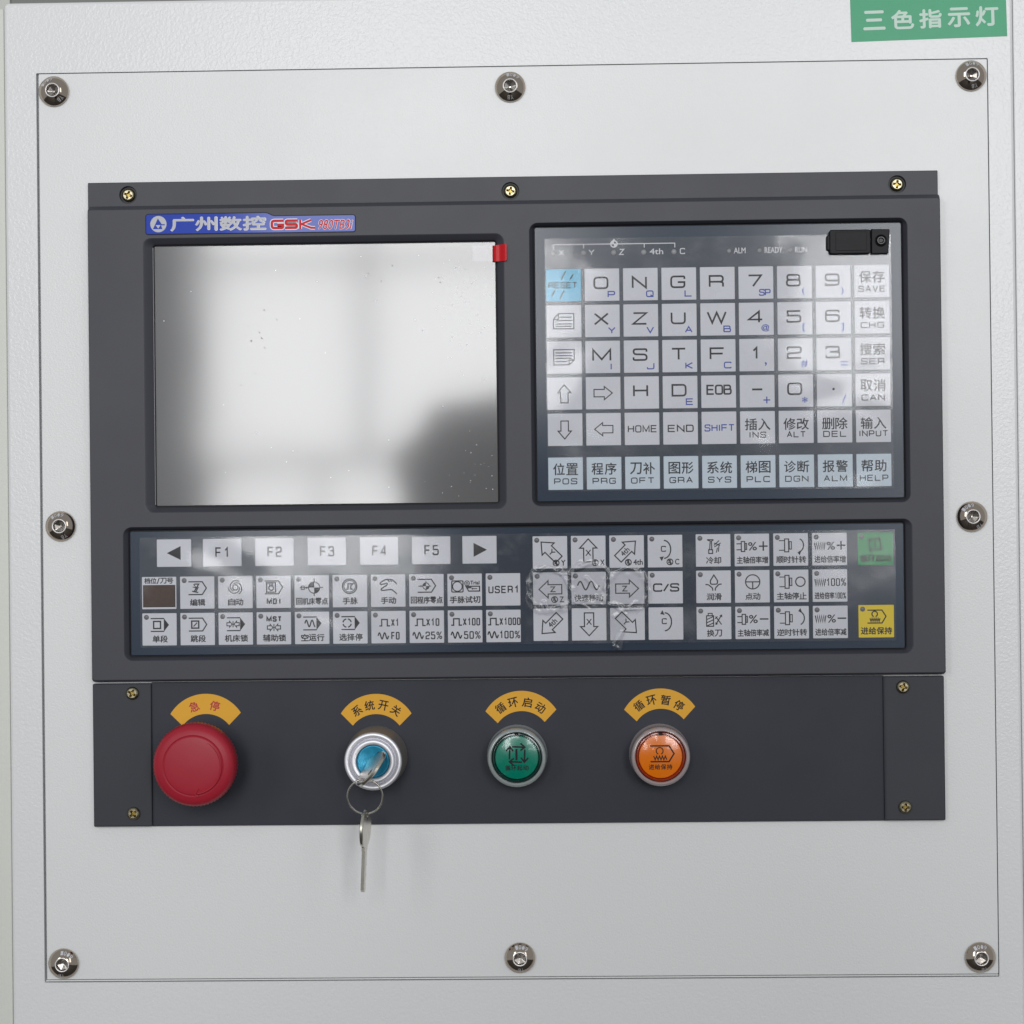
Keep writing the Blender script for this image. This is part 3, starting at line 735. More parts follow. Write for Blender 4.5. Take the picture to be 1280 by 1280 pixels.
NAMES = {'PGUP': 'key printed with a page with folded top left corner', 'PGDN': 'key printed with a page with folded bottom right corner', 'UP': 'key printed with an up arrow', 'DOWN': 'key printed with a down arrow',
         'LEFT': 'key printed with a left arrow', 'RIGHT': 'key printed with a right arrow', 'RESET': 'cyan key printed RESET'}
for r_i, row in enumerate(ROWS):
    for c_i, s in enumerate(row):
        cu = KU0 + pu * c_i; cv = kv0 + pv * r_i if r_i < 5 else bv
        mt = M['key_reset'] if s == 'RESET' else (M['key_blue'] if r_i == 5 else M['key'])
        k = key_part(mdi, cu, cv, KW, KH, ZK, mt, NAMES.get(s, 'key printed ' + s))
        z = ZK + .62; x0, y0 = cu - 21.7, cv - 20.2; mb = MB(); mb2 = MB()
        B = lambda a, b, c, d: (x0 + a, y0 + b, x0 + c, y0 + d)
        if s == 'RESET':
            est(mb, s, *B(3, 16.6, 38.6, 23.8), z, .85, .44)
            for p in (((24.5, 2.8), (18.7, 12.8)), ((33.8, 6.8), (30, 12.8)), ((10.8, 26.5), (7, 33.4)), ((22.6, 27), (16.6, 37))): stroke(mb, [(x0 + a, y0 + b) for a, b in p], 1.0, z)
        elif s in ('PGUP', 'PGDN'):
            if s == 'PGUP':
                P = [(15, 10.5), (34, 10.5), (34, 29.5), (8.5, 29.5), (8.5, 17.5)]; fold = [(15, 10.5), (15, 17.5), (8.5, 17.5)]
                stroke(mb, [(x0 + a, y0 + b) for a, b in P], .9, z, True)
                for a, yy in ((17, 15), (12, 19.3), (12, 23.5), (12, 26.5)): stroke(mb, [(x0 + a, y0 + yy), (x0 + 31, y0 + yy)], .9, z)
            else:
                P = [(8.5, 10.5), (34, 10.5), (34, 23.5), (27.5, 29.5), (8.5, 29.5)]; fold = [(27.5, 29.5), (27.5, 23.5), (34, 23.5)]
                stroke(mb, [(x0 + a, y0 + b) for a, b in P], .9, z, True)
                for b, yy in ((31, 14.5), (31, 18), (31, 21.3), (25, 25.5)): stroke(mb, [(x0 + 11, y0 + yy), (x0 + b, y0 + yy)], .9, z)
            stroke(mb, [(x0 + a, y0 + b) for a, b in fold], .9, z)
        elif s in ('UP', 'DOWN'): block_arrow(mb, cu - .6, cv + .4, 22.4, 16.6, -90 if s == 'UP' else 90, z, .85, .56, .44)
        elif s in ('LEFT', 'RIGHT'): block_arrow(mb, cu + (0 if s == 'RIGHT' else .2), cv, 22.8, 16.4, 0 if s == 'RIGHT' else 180, z, .85, .56, .44)
        elif s == 'HOME': est(mb, s, *B(4.2, 16, 40, 24.6), z, .9, .42)
        elif s == 'END': est(mb, s, *B(6, 16, 37.8, 24.6), z, 1.0, .4)
        elif s == 'SHIFT': est(mb, s, *B(3.8, 16, 40.6, 24.4), z, .9, .4)
        elif s == 'EOB': est(mb, s, *B(6.8, 11.8, 37.6, 23.8), z, 1.4, .3)
        elif ' ' in s and len(s.split()[1]) >= 3:
            cj, la = s.split(); low = r_i == 4
            a, b = (7.4, 21.9) if not low else (9.2, 23.6); c, d = (26.2, 33.4) if not low else (25.8, 33.0)
            for j, ch in enumerate(cj):
                put_text(mb, ch, x0 + 6.3 + j * 16.4 - (.2 if low or r_i < 5 else 0), y0 + a, x0 + 20.6 + j * 16.4 + (.3 if r_i < 5 else 0), y0 + b, z)
            wl_ = {3: 28.6, 4: 35, 5: 35.5}[len(la)]
            if la == 'SAVE': wl_ = 33
            if la == 'INS': wl_ = 21
            if la == 'ALT': wl_ = 23
            est(mb, la, cu - wl_ / 2, y0 + c, cu + wl_ / 2, y0 + d, z, .82, .48)
        else:
            pr = s.split(); ch = pr[0]
            ww = {'W': 24, 'M': 23, '7': 17, '1': 10.5, '-': 12.5, '.': 3}.get(ch, 18)
            if ch == '-': stroke(mb, [(cu - 6.3, cv - 2.2), (cu + 6.3, cv - 2.2)], 1.6, z)
            elif ch == '.': mb.sheet(circ((cu - 1, cv - 1.5), 1.5, 12), (), z)
            else: est(mb, ch, x0 + 20.4 - ww / 2, y0 + 10.4, x0 + 20.4 + ww / 2, y0 + 25.3, z, 1.5)
            if len(pr) > 1:
                q = pr[1]
                if q == 'SP': est(mb2, q, *B(25.6, 28.4, 39.6, 36.4), z, .95, .25)
                elif q.isalpha(): est(mb2, q, *B(28.8 if q != 'I' else 31, 28.3, 37.8 if q != 'I' else 33, 36.2), z, .95)
                elif q == '=': est(mb2, q, *B(29.5, 26, 39, 38), z, .95)
                elif q == '+': est(mb2, q, *B(28.8, 26.6, 38.2, 36), z, .95)
                elif q == '/': est(mb2, q, *B(31, 26, 36, 37), z, .95)
                else:
                    hw = {'@': 4.8, '#': 4.2, '*': 3.4, '(': 1.7, ')': 1.7, '[': 1.6, ']': 1.6, ',': 1.1}[q]
                    hh_ = {'@': 4.3, '#': 4.5, '*': 3.6, ',': 2.2}.get(q, 4.8)
                    put_text(mb2, q, x0 + 32.8 - hw, y0 + 31.6 - hh_, x0 + 32.8 + hw, y0 + 31.6 + hh_, z)
        leg(k, mb, 'ink_blue' if s == 'SHIFT' else 'ink'); leg(k, mb2, 'ink_blue')

# axis lamps and their bracket
def P_(x, y): return U(x, y, ZK)
zz = ZK + .1
vb_ = (P_(691.6, 305.7)[1] + P_(843.5, 304.2)[1]) / 2; vl = (P_(691.6, 316.3)[1] + P_(842.4, 315.1)[1]) / 2
mb = MB(); ua, ub = P_(691.6, 310)[0], P_(843.5, 310)[0]
stroke(mb, [(ua, vb_ + 5.4), (ua, vb_), (ub, vb_), (ub, vb_ + 5.4)], .75, zz)
for x in (729.5, 805.3): a = P_(x, 308)[0]; stroke(mb, [(a, vb_), (a, vb_ + 5)], .75, zz)
cc = (P_(767.4, 304.8)[0], vb_)
stroke(mb, circ(cc, 4.0, 24), 1.0, zz + .02, True); stroke(mb, [(cc[0], cc[1] - 6.2), (cc[0], cc[1] - 3.6)], 1, zz)
for sx, sy in ((-1, -1), (1, 1)): mb.sheet([cc] + [(cc[0] + sx * 3.6 * math.cos(rad(k * 15)), cc[1] + sy * 3.6 * math.sin(rad(k * 15))) for k in range(7)], (), zz + .16)
for s, a, b in (('X', 698.2, 705), ('Y', 735.8, 742.9), ('Z', 774, 780), ('C', 850, 856.2)): est(mb, s, P_(a, 315)[0], vl - 4.2, P_(b, 315)[0], vl + 2.9, zz, .8)
put_text(mb, '4th', P_(812, 315)[0], vl - 4.4, P_(829, 315)[0], vl + 2.9, zz, .02)
for s, a, b in (('ALM', 917.2, 932), ('READY', 955.8, 978.2), ('RUN', 993.8, 1009)): put_text(mb, s, P_(a, 313)[0], vl - 4.0, P_(b, 313)[0], vl + 3.2, zz, .02)
mb.build('legend', M['ink_white'], mdi, smooth=False)
for x in (691.6, 729.3, 767, 804.7, 842.4): dome(mdi, P_(x, 315)[0], vl, ZK, 3.3, 'led_top')
for x in (911.3, 949.4, 987.6): dome(mdi, P_(x, 313)[0], vl, ZK, 2.6, 'led_top')
fm = RC((680.5, 298.7), (1113.9, 292.9), (1116.2, 610.2), (684.5, 614.6), ZK)
mb = MB(); NX, NY = 90, 66; rng = random.Random(3)
def wave(u, v):
    f = 0
    for i in range(6): f += math.sin(u * (.02 + .013 * i) + 1.7 * i + math.sin(v * .017 * (i + 1))) * math.sin(v * (.018 + .011 * i) + 2.1 * i) / (1 + i)
    return f
vs = [(fm[0] + (fm[2] - fm[0]) * i / NX, fm[1] + (fm[3] - fm[1]) * j / NY, 0) for j in range(NY + 1) for i in range(NX + 1)]
vs = [(u, v, ZK + 1.9 + .28 * wave(u, v)) for u, v, q in vs]
fs = [[j * (NX + 1) + i, (j + 1) * (NX + 1) + i, (j + 1) * (NX + 1) + i + 1, j * (NX + 1) + i + 1] for j in range(NY) for i in range(NX)]
mb.add(vs, fs); mb.build('protective_film', M['film'], mdi)

TS[0] = 1.0
# ---------------------------------------------------------------- rubber port cover
ub0 = U(1036.5, 301, 14)[0]; ub1 = U(1111.5, 301, 14)[0]; vb0 = (U(1037, 287, 14)[1] + U(1111, 286.3, 14)[1]) / 2; vb1 = (U(1040, 317.6, 14)[1] + U(1110, 317.3, 14)[1]) / 2
usb = thing('port_cover', 'black rubber port cover over the top right corner of the membrane keypad', 'port cover', (ub1, (vb0 + vb1) / 2, ZK))
uf = U(1088, 301, 14)[0]
mb = MB(); mb.slab(rr(ub0, vb0 + .5, uf, vb1, 3, 4), ZK + 1, ZK + 9, 1.2); mb.build('flap', M['black'], usb)
mb = MB(); mb.slab(rr(ub0 - 3, vb0 + 7, ub0 + 3, vb1 - 5, 1.2, 3), ZK + 1, ZK + 7, 1); mb.build('pull_lip', M['black'], usb)
mb = MB(); mb.slab([(uf + 1.2, vb0), (ub1 + .6, vb0 + .4), (ub1 - 1.4, vb1), (uf + 1.2, vb1 + .4)], ZK + 1, ZK + 7.5, 1); mb.build('fixed_end', M['black'], usb)
mb = MB(); mb.slab(rr(ub0 + 7.5, vb0 + 3.5, uf - 5, vb1 - 4, 1.5, 3), ZK + 8.8, ZK + 9.6, .4, ); mb.build('raised_field', M['black'], usb)
cu_, cv_ = (ub0 + uf) / 2 + 1, (vb0 + vb1) / 2; mb = MB(); z = ZK + 9.75
stroke(mb, [(cu_ - 14, cv_), (cu_ + 12, cv_)], 1.1, z); stroke(mb, [(cu_ - 8, cv_), (cu_ - 3, cv_ - 5), (cu_ + 3, cv_ - 5)], 1.1, z); stroke(mb, [(cu_ - 4, cv_), (cu_ + 1, cv_ + 5), (cu_ + 6, cv_ + 5)], 1.1, z)
mb.sheet(circ((cu_ - 15, cv_), 2.2, 16), (), z + .1); mb.sheet([(cu_ + 11, cv_ - 2.2), (cu_ + 15.5, cv_), (cu_ + 11, cv_ + 2.2)], (), z + .1)
mb.sheet(circ((cu_ + 3.6, cv_ - 5), 1.6, 14), (), z + .1); mb.sheet(rr(cu_ + 5, cv_ + 3.4, cu_ + 8.4, cv_ + 6.6), (), z + .1)
mb.build('embossed_symbol', M['black'], usb, smooth=False)
sc_ = U(1101.2, 300.6, 16)
mb = MB(); mb.lathe(sc_, [(7.6, ZK + 7.0), (7.6, ZK + 8.1), (7.0, ZK + 8.3), (6.2, ZK + 7.9), (5.6, ZK + 7.6)], 36, cap1=True); mb.build('screw_seat', M['black_gloss'], usb)
mb = MB(); mb.lathe(sc_, [(5.0, ZK + 7.6), (5.0, ZK + 8.8), (4.3, ZK + 9.4), (3.3, ZK + 9.5), (2.6, ZK + 8.6), (2.4, ZK + 8.2)], 36, cap1=True); mb.build('screw', M['black_gloss'], usb)
mb = MB(); stroke(mb, circ(sc_, 4.2, 28), .55, ZK + 9.56, True); stroke(mb, [(sc_[0] + .6, sc_[1]), (sc_[0] + 2.6, sc_[1])], .5, ZK + 9.56); mb.build('screw_rim', M['led'], usb, smooth=False)

# ---------------------------------------------------------------- machine operator keypad
ope = thing('membrane_keypad', 'long navy membrane keypad with icon keys below the display', 'keypad', ((OI[0] + OI[2]) / 2, OI[3], 4), None)
mb = MB(); mb.slab(rr(*OI, 2.5, 4), 3.8, ZK, .5); mb.build('overlay', M['membrane'], ope)
z = ZK + .62; TS[0] = 1.45
def tagshape(mb, x, y, filled):
    """programme-block outline: two rails and a pointed end"""
    if filled:
        stroke(mb, [(x + 10.5, y + 6.6), (x + 27.4, y + 6.6)], 1.0, z); stroke(mb, [(x + 10.5, y + 22.6), (x + 27.4, y + 22.6)], 1.0, z)
        mb.sheet([(x + 27, y + 6.2), (x + 33.4, y + 14.6), (x + 27, y + 23)], (), z + .02)
    else: stroke(mb, [(x + 10.5, y + 6.6), (x + 27.8, y + 6.6), (x + 33, y + 14.6), (x + 27.8, y + 22.6), (x + 10.5, y + 22.6)], 1.0, z)
def wavy(mb, x, y, w, h, n, t=1.0):
    stroke(mb, [(x + w * i / 40, y - h / 2 * math.sin(2 * math.pi * n * i / 40)) for i in range(41)], t, z)
def zigzag(mb, x, y, w, h, n, t=1.0):
    stroke(mb, [(x + w * i / (2 * n), y + (h / 2 if i % 2 else -h / 2)) for i in range(2 * n + 1)], t, z)
def pulse(mb, x, y):
    stroke(mb, [(x, y + 8), (x + 3, y + 8), (x + 3, y), (x + 10, y), (x + 10, y + 8), (x + 13.5, y + 8)], 1.1, z)
def arrowhead(mb, x, y, a, s=2.6):
    a = rad(a); P = [(0, 0), (-s, -s * .7), (-s, s * .7)]
    mb.sheet([(x + p * math.cos(a) - q * math.sin(a), y + p * math.sin(a) + q * math.cos(a)) for p, q in P], (), z + .15)
def pinch(mb, x, y, k=1.0):
    block_arrow(mb, x - 5.2 * k, y, 7.6 * k, 9 * k, 0, z, .8, .5, .5); block_arrow(mb, x + 5.2 * k, y, 7.6 * k, 9 * k, 180, z, .8, .5, .5)
    stroke(mb, [(x, y - 4.6 * k), (x, y + 4.6 * k)], .8, z)
def target(mb, x, y, r, t=.8):
    stroke(mb, circ((x, y), r, 28), t, z, True)
    for s_ in (1, -1): mb.sheet([(x, y)] + [(x + s_ * r * math.cos(rad(a)), y + s_ * r * math.sin(rad(a))) for a in range(0, 91, 15)], (), z + .16)
def spindle(mb, x, y):
    stroke(mb, [(x, y - 6), (x + 7, y - 6)], .8, z); stroke(mb, [(x, y + 6), (x + 7, y + 6)], .8, z)
    stroke(mb, rr(x + 7, y - 8, x + 12, y + 8), .9, z, True); stroke(mb, rr(x + 12.8, y - 4.6, x + 15.4, y + 4.6), .8, z, True)
def ctext(mb, s, cx, cy, w, h, b=0.0):
    n = len(s); p = w / n
    if all(ord(c) > 1000 for c in s):
        for j, c in enumerate(s): put_text(mb, c, cx - w / 2 + p * j + p * .03, cy - h / 2, cx - w / 2 + p * (j + 1) - p * .03, cy + h / 2, z, b)
    else: put_text(mb, s, cx - w / 2, cy - h / 2, cx + w / 2, cy + h / 2, z, b)
def hand(mb, x, y):
    P = [(14, 9), (20, 6.5), (27, 6.5), (31, 8)]
    stroke(mb, rounded([(x + 32.5, y + 12), (x + 27, y + 6.6, 1), (x + 18, y + 6.2, 1), (x + 11.3, y + 10.5, 1), (x + 12.4, y + 12.8, 1), (x + 20.6, y + 10.6, 1), (x + 20, y + 13.5, 1), (x + 13, y + 17.6, 1), (x + 12.8, y + 20, 1), (x + 26, y + 18.6, 1), (x + 32.5, y + 24.5)], 2.2), 1.1, z)
    for a in (21, 24, 27): stroke(mb, [(x + a, y + 6.5), (x + a + 2.4, y + 9.4)], .9, z)

def icon(mb, kind, x, y):
    if kind == '编辑':
        tagshape(mb, x, y, 0); stroke(mb, [(x + 18, y + 9.5), (x + 23.5, y + 9.5), (x + 17.6, y + 19), (x + 22.8, y + 20)], 1.0, z)
        stroke(mb, [(x + 16, y + 13), (x + 20.5, y + 14.6), (x + 17, y + 9.6)], .8, z); stroke(mb, [(x + 23, y + 13.2), (x + 19.6, y + 19.2), (x + 15, y + 18.4)], .9, z)
    elif kind == '自动':
        c = (x + 21.6, y + 14.2); stroke(mb, circ(c, 3.4, 20), 1.0, z, True)
        for a in (0, 120, 240): stroke(mb, [(c[0] + (5 + 4.2 * i / 14) * math.cos(rad(a + i * 13)), c[1] + (5 + 4.2 * i / 14) * math.sin(rad(a + i * 13))) for i in range(15)], 1.0, z)
    elif kind == 'MDI':
        tagshape(mb, x, y, 0); stroke(mb, rr(x + 13, y + 8.8, x + 24, y + 20.6), 1.1, z, True); stroke(mb, circ((x + 18.6, y + 15.4), 3, 14), 1.0, z, True)
        for a in (16.6, 18.6, 20.6): stroke(mb, [(x + a, y + 9.8), (x + a, y + 13.4)], .8, z)
    elif kind == '回机床零点':
        target(mb, x + 24.6, y + 15.4, 7); stroke(mb, [(x + 24.6, y + 3.6), (x + 24.6, y + 8.4)], .8, z); stroke(mb, [(x + 24.6, y + 22.4), (x + 24.6, y + 26)], .8, z)
        stroke(mb, [(x + 31.6, y + 15.4), (x + 36, y + 15.4)], .8, z); stroke(mb, [(x + 6.5, y + 15.4), (x + 17.6, y + 15.4)], .8, z); stroke(mb, rr(x + 8.5, y + 13.4, x + 12.5, y + 17.6), .7, z, True); arrowhead(mb, x + 17, y + 15.4, 0)
    elif kind == '手脉':
        c = (x + 21.2, y + 14.2); stroke(mb, circ(c, 9, 32), 1.0, z, True); stroke(mb, circ(c, 7.2, 32), .7, z, True)
        stroke(mb, [(c[0] - 5, c[1] + 3.6), (c[0] - 2, c[1] + 3.6), (c[0] - 2, c[1] - 3), (c[0] + 4, c[1] - 3), (c[0] + 1.4, c[1] - .4), (c[0] + 1.4, c[1] + 3.6), (c[0] + 4, c[1] + 3.6)], 1.0, z)
    elif kind == '手动': hand(mb, x, y)
    elif kind == '回程序零点':
        tagshape(mb, x, y, 0); target(mb, x + 21, y + 15, 4, .7); stroke(mb, [(x + 11.5, y + 15), (x + 16.4, y + 15)], .7, z); arrowhead(mb, x + 16.6, y + 15, 0, 2.2)
        stroke(mb, [(x + 21, y + 8.8), (x + 21, y + 11)], .7, z); stroke(mb, [(x + 21, y + 19), (x + 21, y + 21)], .7, z); stroke(mb, [(x + 25, y + 15), (x + 27.4, y + 15)], .7, z)
    elif kind == '手脉试切':
        stroke(mb, rr(x + 5.4, y + 9, x + 19.4, y + 22.8, 1, 2), 1.0, z, True); stroke(mb, circ((x + 12.4, y + 15.9), 6, 26), .9, z, True)
        stroke(mb, circ((x + 24.4, y + 12), 3, 16), .7, z, True); stroke(mb, circ((x + 24.4, y + 12), 1.2, 10), .6, z, True); put_text(mb, 'Trial', x + 28.6, y + 9, x + 39.8, y + 13.6, z)
        stroke(mb, [(x + 23, y + 15.8), (x + 26.5, y + 21.8), (x + 40, y + 21.8), (x + 40, y + 15.8)], 1.0, z, True); mb.sheet([(x + 23, y + 15.8), (x + 30, y + 15.8), (x + 30, y + 18), (x + 25, y + 18.6)], (), z + .17)
        stroke(mb, [(x + 31, y + 18.8), (x + 37, y + 18.8)], .7, z); arrowhead(mb, x + 29.6, y + 18.8, 180, 2.2)
    elif kind == '单段': tagshape(mb, x, y, 1); stroke(mb, rr(x + 14.2, y + 10.2, x + 22.8, y + 19), 1.2, z, True)
    elif kind == '跳段': tagshape(mb, x, y, 0); stroke(mb, rr(x + 14.2, y + 10.2, x + 23, y + 19), 1.2, z, True); stroke(mb, [(x + 16.4, y + 17), (x + 21, y + 12.2)], .9, z)
    elif kind == '机床锁': tagshape(mb, x, y, 1); pinch(mb, x + 18.2, y + 14.6, .85)
    elif kind == '辅助锁': dtext(mb, 'MST', x + 12.4, y + 5.4, x + 31.2, y + 11.8, 1.2); pinch(mb, x + 21.6, y + 19.2, .92)
    elif kind == '空运行': tagshape(mb, x, y, 1); wavy(mb, x + 12.6, y + 14.6, 13, 8, 1.8, 1.1)
    elif kind == '选择停':
        tagshape(mb, x, y, 1)
        for a in (10, 100, 190, 280): stroke(mb, arcpts((x + 17.6, y + 14.6), 5.2, a, a + 68, 8), 1.1, z)
    elif kind == '冷却':
        stroke(mb, [(x + 14.6, y + 7.4), (x + 18, y + 8.4), (x + 17.2, y + 19)], .9, z); stroke(mb, [(x + 22, y + 7.4), (x + 19.6, y + 8.4), (x + 19.8, y + 19)], .9, z); stroke(mb, rr(x + 16, y + 19.4, x + 20.8, y + 24), .9, z, True); stroke(mb, [(x + 14, y + 6.8), (x + 22, y + 6.8)], .8, z)
        for a, b, c_, d in ((29, 8, 22.5, 14), (31, 11, 23, 16), (27, 17, 25.4, 23), (29, 12, 28, 22), (22.5, 11, 30, 14)): stroke(mb, [(x + a, y + b), (x + c_, y + d)], .8, z)
    elif kind == '润滑':
        stroke(mb, rounded([(x + 22, y + 5.6), (x + 17.6, y + 12.6), (x + 17.6, y + 17, 1), (x + 26.4, y + 17, 1), (x + 26.4, y + 12.6)], 4.0, True), 1.0, z, True)
        stroke(mb, rounded([(x + 11.4, y + 17.4), (x + 15, y + 17.4, 1), (x + 20.4, y + 22, 1), (x + 20.4, y + 25)], 3), 1.0, z); stroke(mb, rounded([(x + 31.6, y + 17), (x + 28.4, y + 17, 1), (x + 23.6, y + 22, 1), (x + 23.6, y + 25)], 3), 1.0, z)
    elif kind == '换刀':
        stroke(mb, rr(x + 12.4, y + 11, x + 21, y + 24), .9, z, True); stroke(mb, rr(x + 14.4, y + 8, x + 19.4, y + 11), .8, z, True)
        for q in (14, 18, 22): stroke(mb, [(x + 12.6, y + q + 1.6), (x + 20.8, y + q - 2)], .8, z)
        stroke(mb, [(x + 23.6, y + 12), (x + 31, y + 22)], .9, z); stroke(mb, [(x + 24, y + 21.6), (x + 31, y + 10)], .9, z); arrowhead(mb, x + 31.6, y + 9.4, -58, 3); arrowhead(mb, x + 23.4, y + 22.6, 122, 3); stroke(mb, [(x + 22.6, y + 15), (x + 26, y + 12)], .7, z)
    elif kind == '点动':
        c = (x + 22, y + 14.6); stroke(mb, circ(c, 8.8, 32), 1.0, z, True); stroke(mb, [(c[0] - 8.8, c[1]), (c[0] + 8.8, c[1])], 1.0, z); stroke(mb, [(c[0], c[1]), (c[0], c[1] + 8.8)], 1.0, z)
    elif kind in ('主轴倍率增', '主轴倍率减'):
        stroke(mb, [(x + 2.4, y + 12.4), (x + 8, y + 12.4)], .9, z); stroke(mb, [(x + 2.4, y + 19.8), (x + 8, y + 19.8)], .9, z); stroke(mb, rr(x + 8.4, y + 9.6, x + 12.6, y + 22), .9, z, True); stroke(mb, rr(x + 13.2, y + 12, x + 15, y + 19.6), .8, z, True)
        put_text(mb, '%', x + 17, y + 10.6, x + 27.6, y + 20.6, z); cx = x + 35.6
        stroke(mb, [(cx - 5.4, y + 15.6), (cx + 5.4, y + 15.6)], 1.2, z)
        if kind[-1] == '增': stroke(mb, [(cx, y + 9.6), (cx, y + 21.4)], 1.2, z)
    elif kind in ('顺时针转', '逆时针转', '主轴停止'):
        spindle(mb, x + 7, y + 15)
        if kind == '主轴停止': stroke(mb, circ((x + 33, y + 15), 5.8, 26), 1.0, z, True)
        else:
            s_ = 1 if kind[0] == '顺' else -1; c = (x + 30.4, y + 15)
            stroke(mb, arcpts(c, 7, -70, 80, 14, 8.4) if s_ > 0 else arcpts(c, 7, -80, 70, 14, 8.4), 1.0, z)
            arrowhead(mb, c[0] - .6, c[1] + s_ * 8.6, 200 if s_ > 0 else 160, 4)
    elif kind in ('进给倍率增', '进给倍率减', '进给倍率100%'):
        zigzag(mb, x + 3, y + 16.2, 13, 8.4, 5, 1.0)
        if kind[-1] == '%': dtext(mb, '100%', x + 17, y + 11.4, x + 41.4, y + 20.6)
        else:
            put_text(mb, '%', x + 18, y + 11.2, x + 28.2, y + 20.8, z); cx = x + 35.8; stroke(mb, [(cx - 5.4, y + 15.6), (cx + 5.4, y + 15.6)], 1.2, z)
            if kind[-1] == '增': stroke(mb, [(cx, y + 10.2), (cx, y + 21)], 1.2, z)
    elif kind == '循环起动':
        c = (x + 21.4, y + 14.6); q = 7.2
        stroke(mb, [(c[0] - 1.6, c[1] - 4.4), (c[0] + 1.6, c[1] - 4.4)], .8, z); stroke(mb, [(c[0] - 1.6, c[1] + 4.4), (c[0] + 1.6, c[1] + 4.4)], .8, z); stroke(mb, [(c[0], c[1] - 4.4), (c[0], c[1] + 4.4)], .9, z)
        cycle(mb, c, q, .9, z)
    elif kind == '进给保持':
        stroke(mb, [(x + 11, y + 6.4), (x + 29, y + 6.4), (x + 34, y + 14.2), (x + 29, y + 22.4), (x + 11, y + 22.4)], 1.0, z)
        stroke(mb, arcpts((x + 20, y + 11.2), 3.4, 110, 430, 22), 1.0, z); zigzag(mb, x + 14.2, y + 18.4, 12.4, 3.8, 5, 1.0)
def cycle(mb, c, q, t, zc):
    for k in range(4):
        a = rad(90 * k); R_ = lambda x, y: (c[0] + x * math.cos(a) - y * math.sin(a), c[1] + x * math.sin(a) + y * math.cos(a))
        stroke(mb, [R_(-q * .62, -q), R_(q * .98, -q * .92)], t, zc); stroke(mb, [R_(q * .45, -q * 1.42), R_(q * 1.0, -q * .92), R_(q * .42, -q * .5)], t, zc)

def dtext(mb, s, u0, v0, u1, v1, t=.85, gap=.34):
    n = len(s); cw = [1.35 if c in '%MW' else 1.0 for c in s]; tot = sum(cw) + gap * (n - 1); k = (u1 - u0) / tot; x = u0
    for c, w in zip(s, cw):
        if c in G: est(mb, c, x, v0, x + w * k, v1, z, t)
        else: put_text(mb, c, x, v0, x + w * k, v1, z)
        x += (w + gap) * k
def opkey(cx, cy, s, lamp=True, w=43.1, h=40.4, mt='key', label=None):
    k = key_part(ope, cx, cy, w, h, ZK, M[mt], label or ('key printed ' + s)); return k
def Pk(x, y): return U(x, y, ZK)
# function keys
fr_ = [('left', 196.1, 239), ('F1', 253.8, 301.9), ('F2', 319, 367), ('F3', 384.6, 432.4), ('F4', 450, 497.7), ('F5', 515, 563), ('right', 578, 620.8)]
fv0 = (Pk(217, 674.2)[1] + Pk(600, 669.9)[1]) / 2; fv1 = (Pk(217, 708.9)[1] + Pk(600, 704.2)[1]) / 2
for s, a, b in fr_:
    ym = 690; a, b = Pk(a, ym)[0], Pk(b, ym)[0]; cx, cy = (a + b) / 2, (fv0 + fv1) / 2
    k = opkey(cx, cy, s, False, b - a, fv1 - fv0, label={'left': 'key with a solid left triangle', 'right': 'key with a solid right triangle'}.get(s))
    mb = MB()
    if s == 'left': mb.sheet([(cx - 9, cy), (cx + 8.4, cy - 8.7), (cx + 8.4, cy + 8.7)], (), z)
    elif s == 'right': mb.sheet([(cx + 9.4, cy), (cx - 7.4, cy - 8.7), (cx - 7.4, cy + 8.7)], (), z)
    else: dtext(mb, s, cx - 8.4, cy - 6.4, cx + 9.2, cy + 5.9, 1.25, .45)
    leg(k, mb)
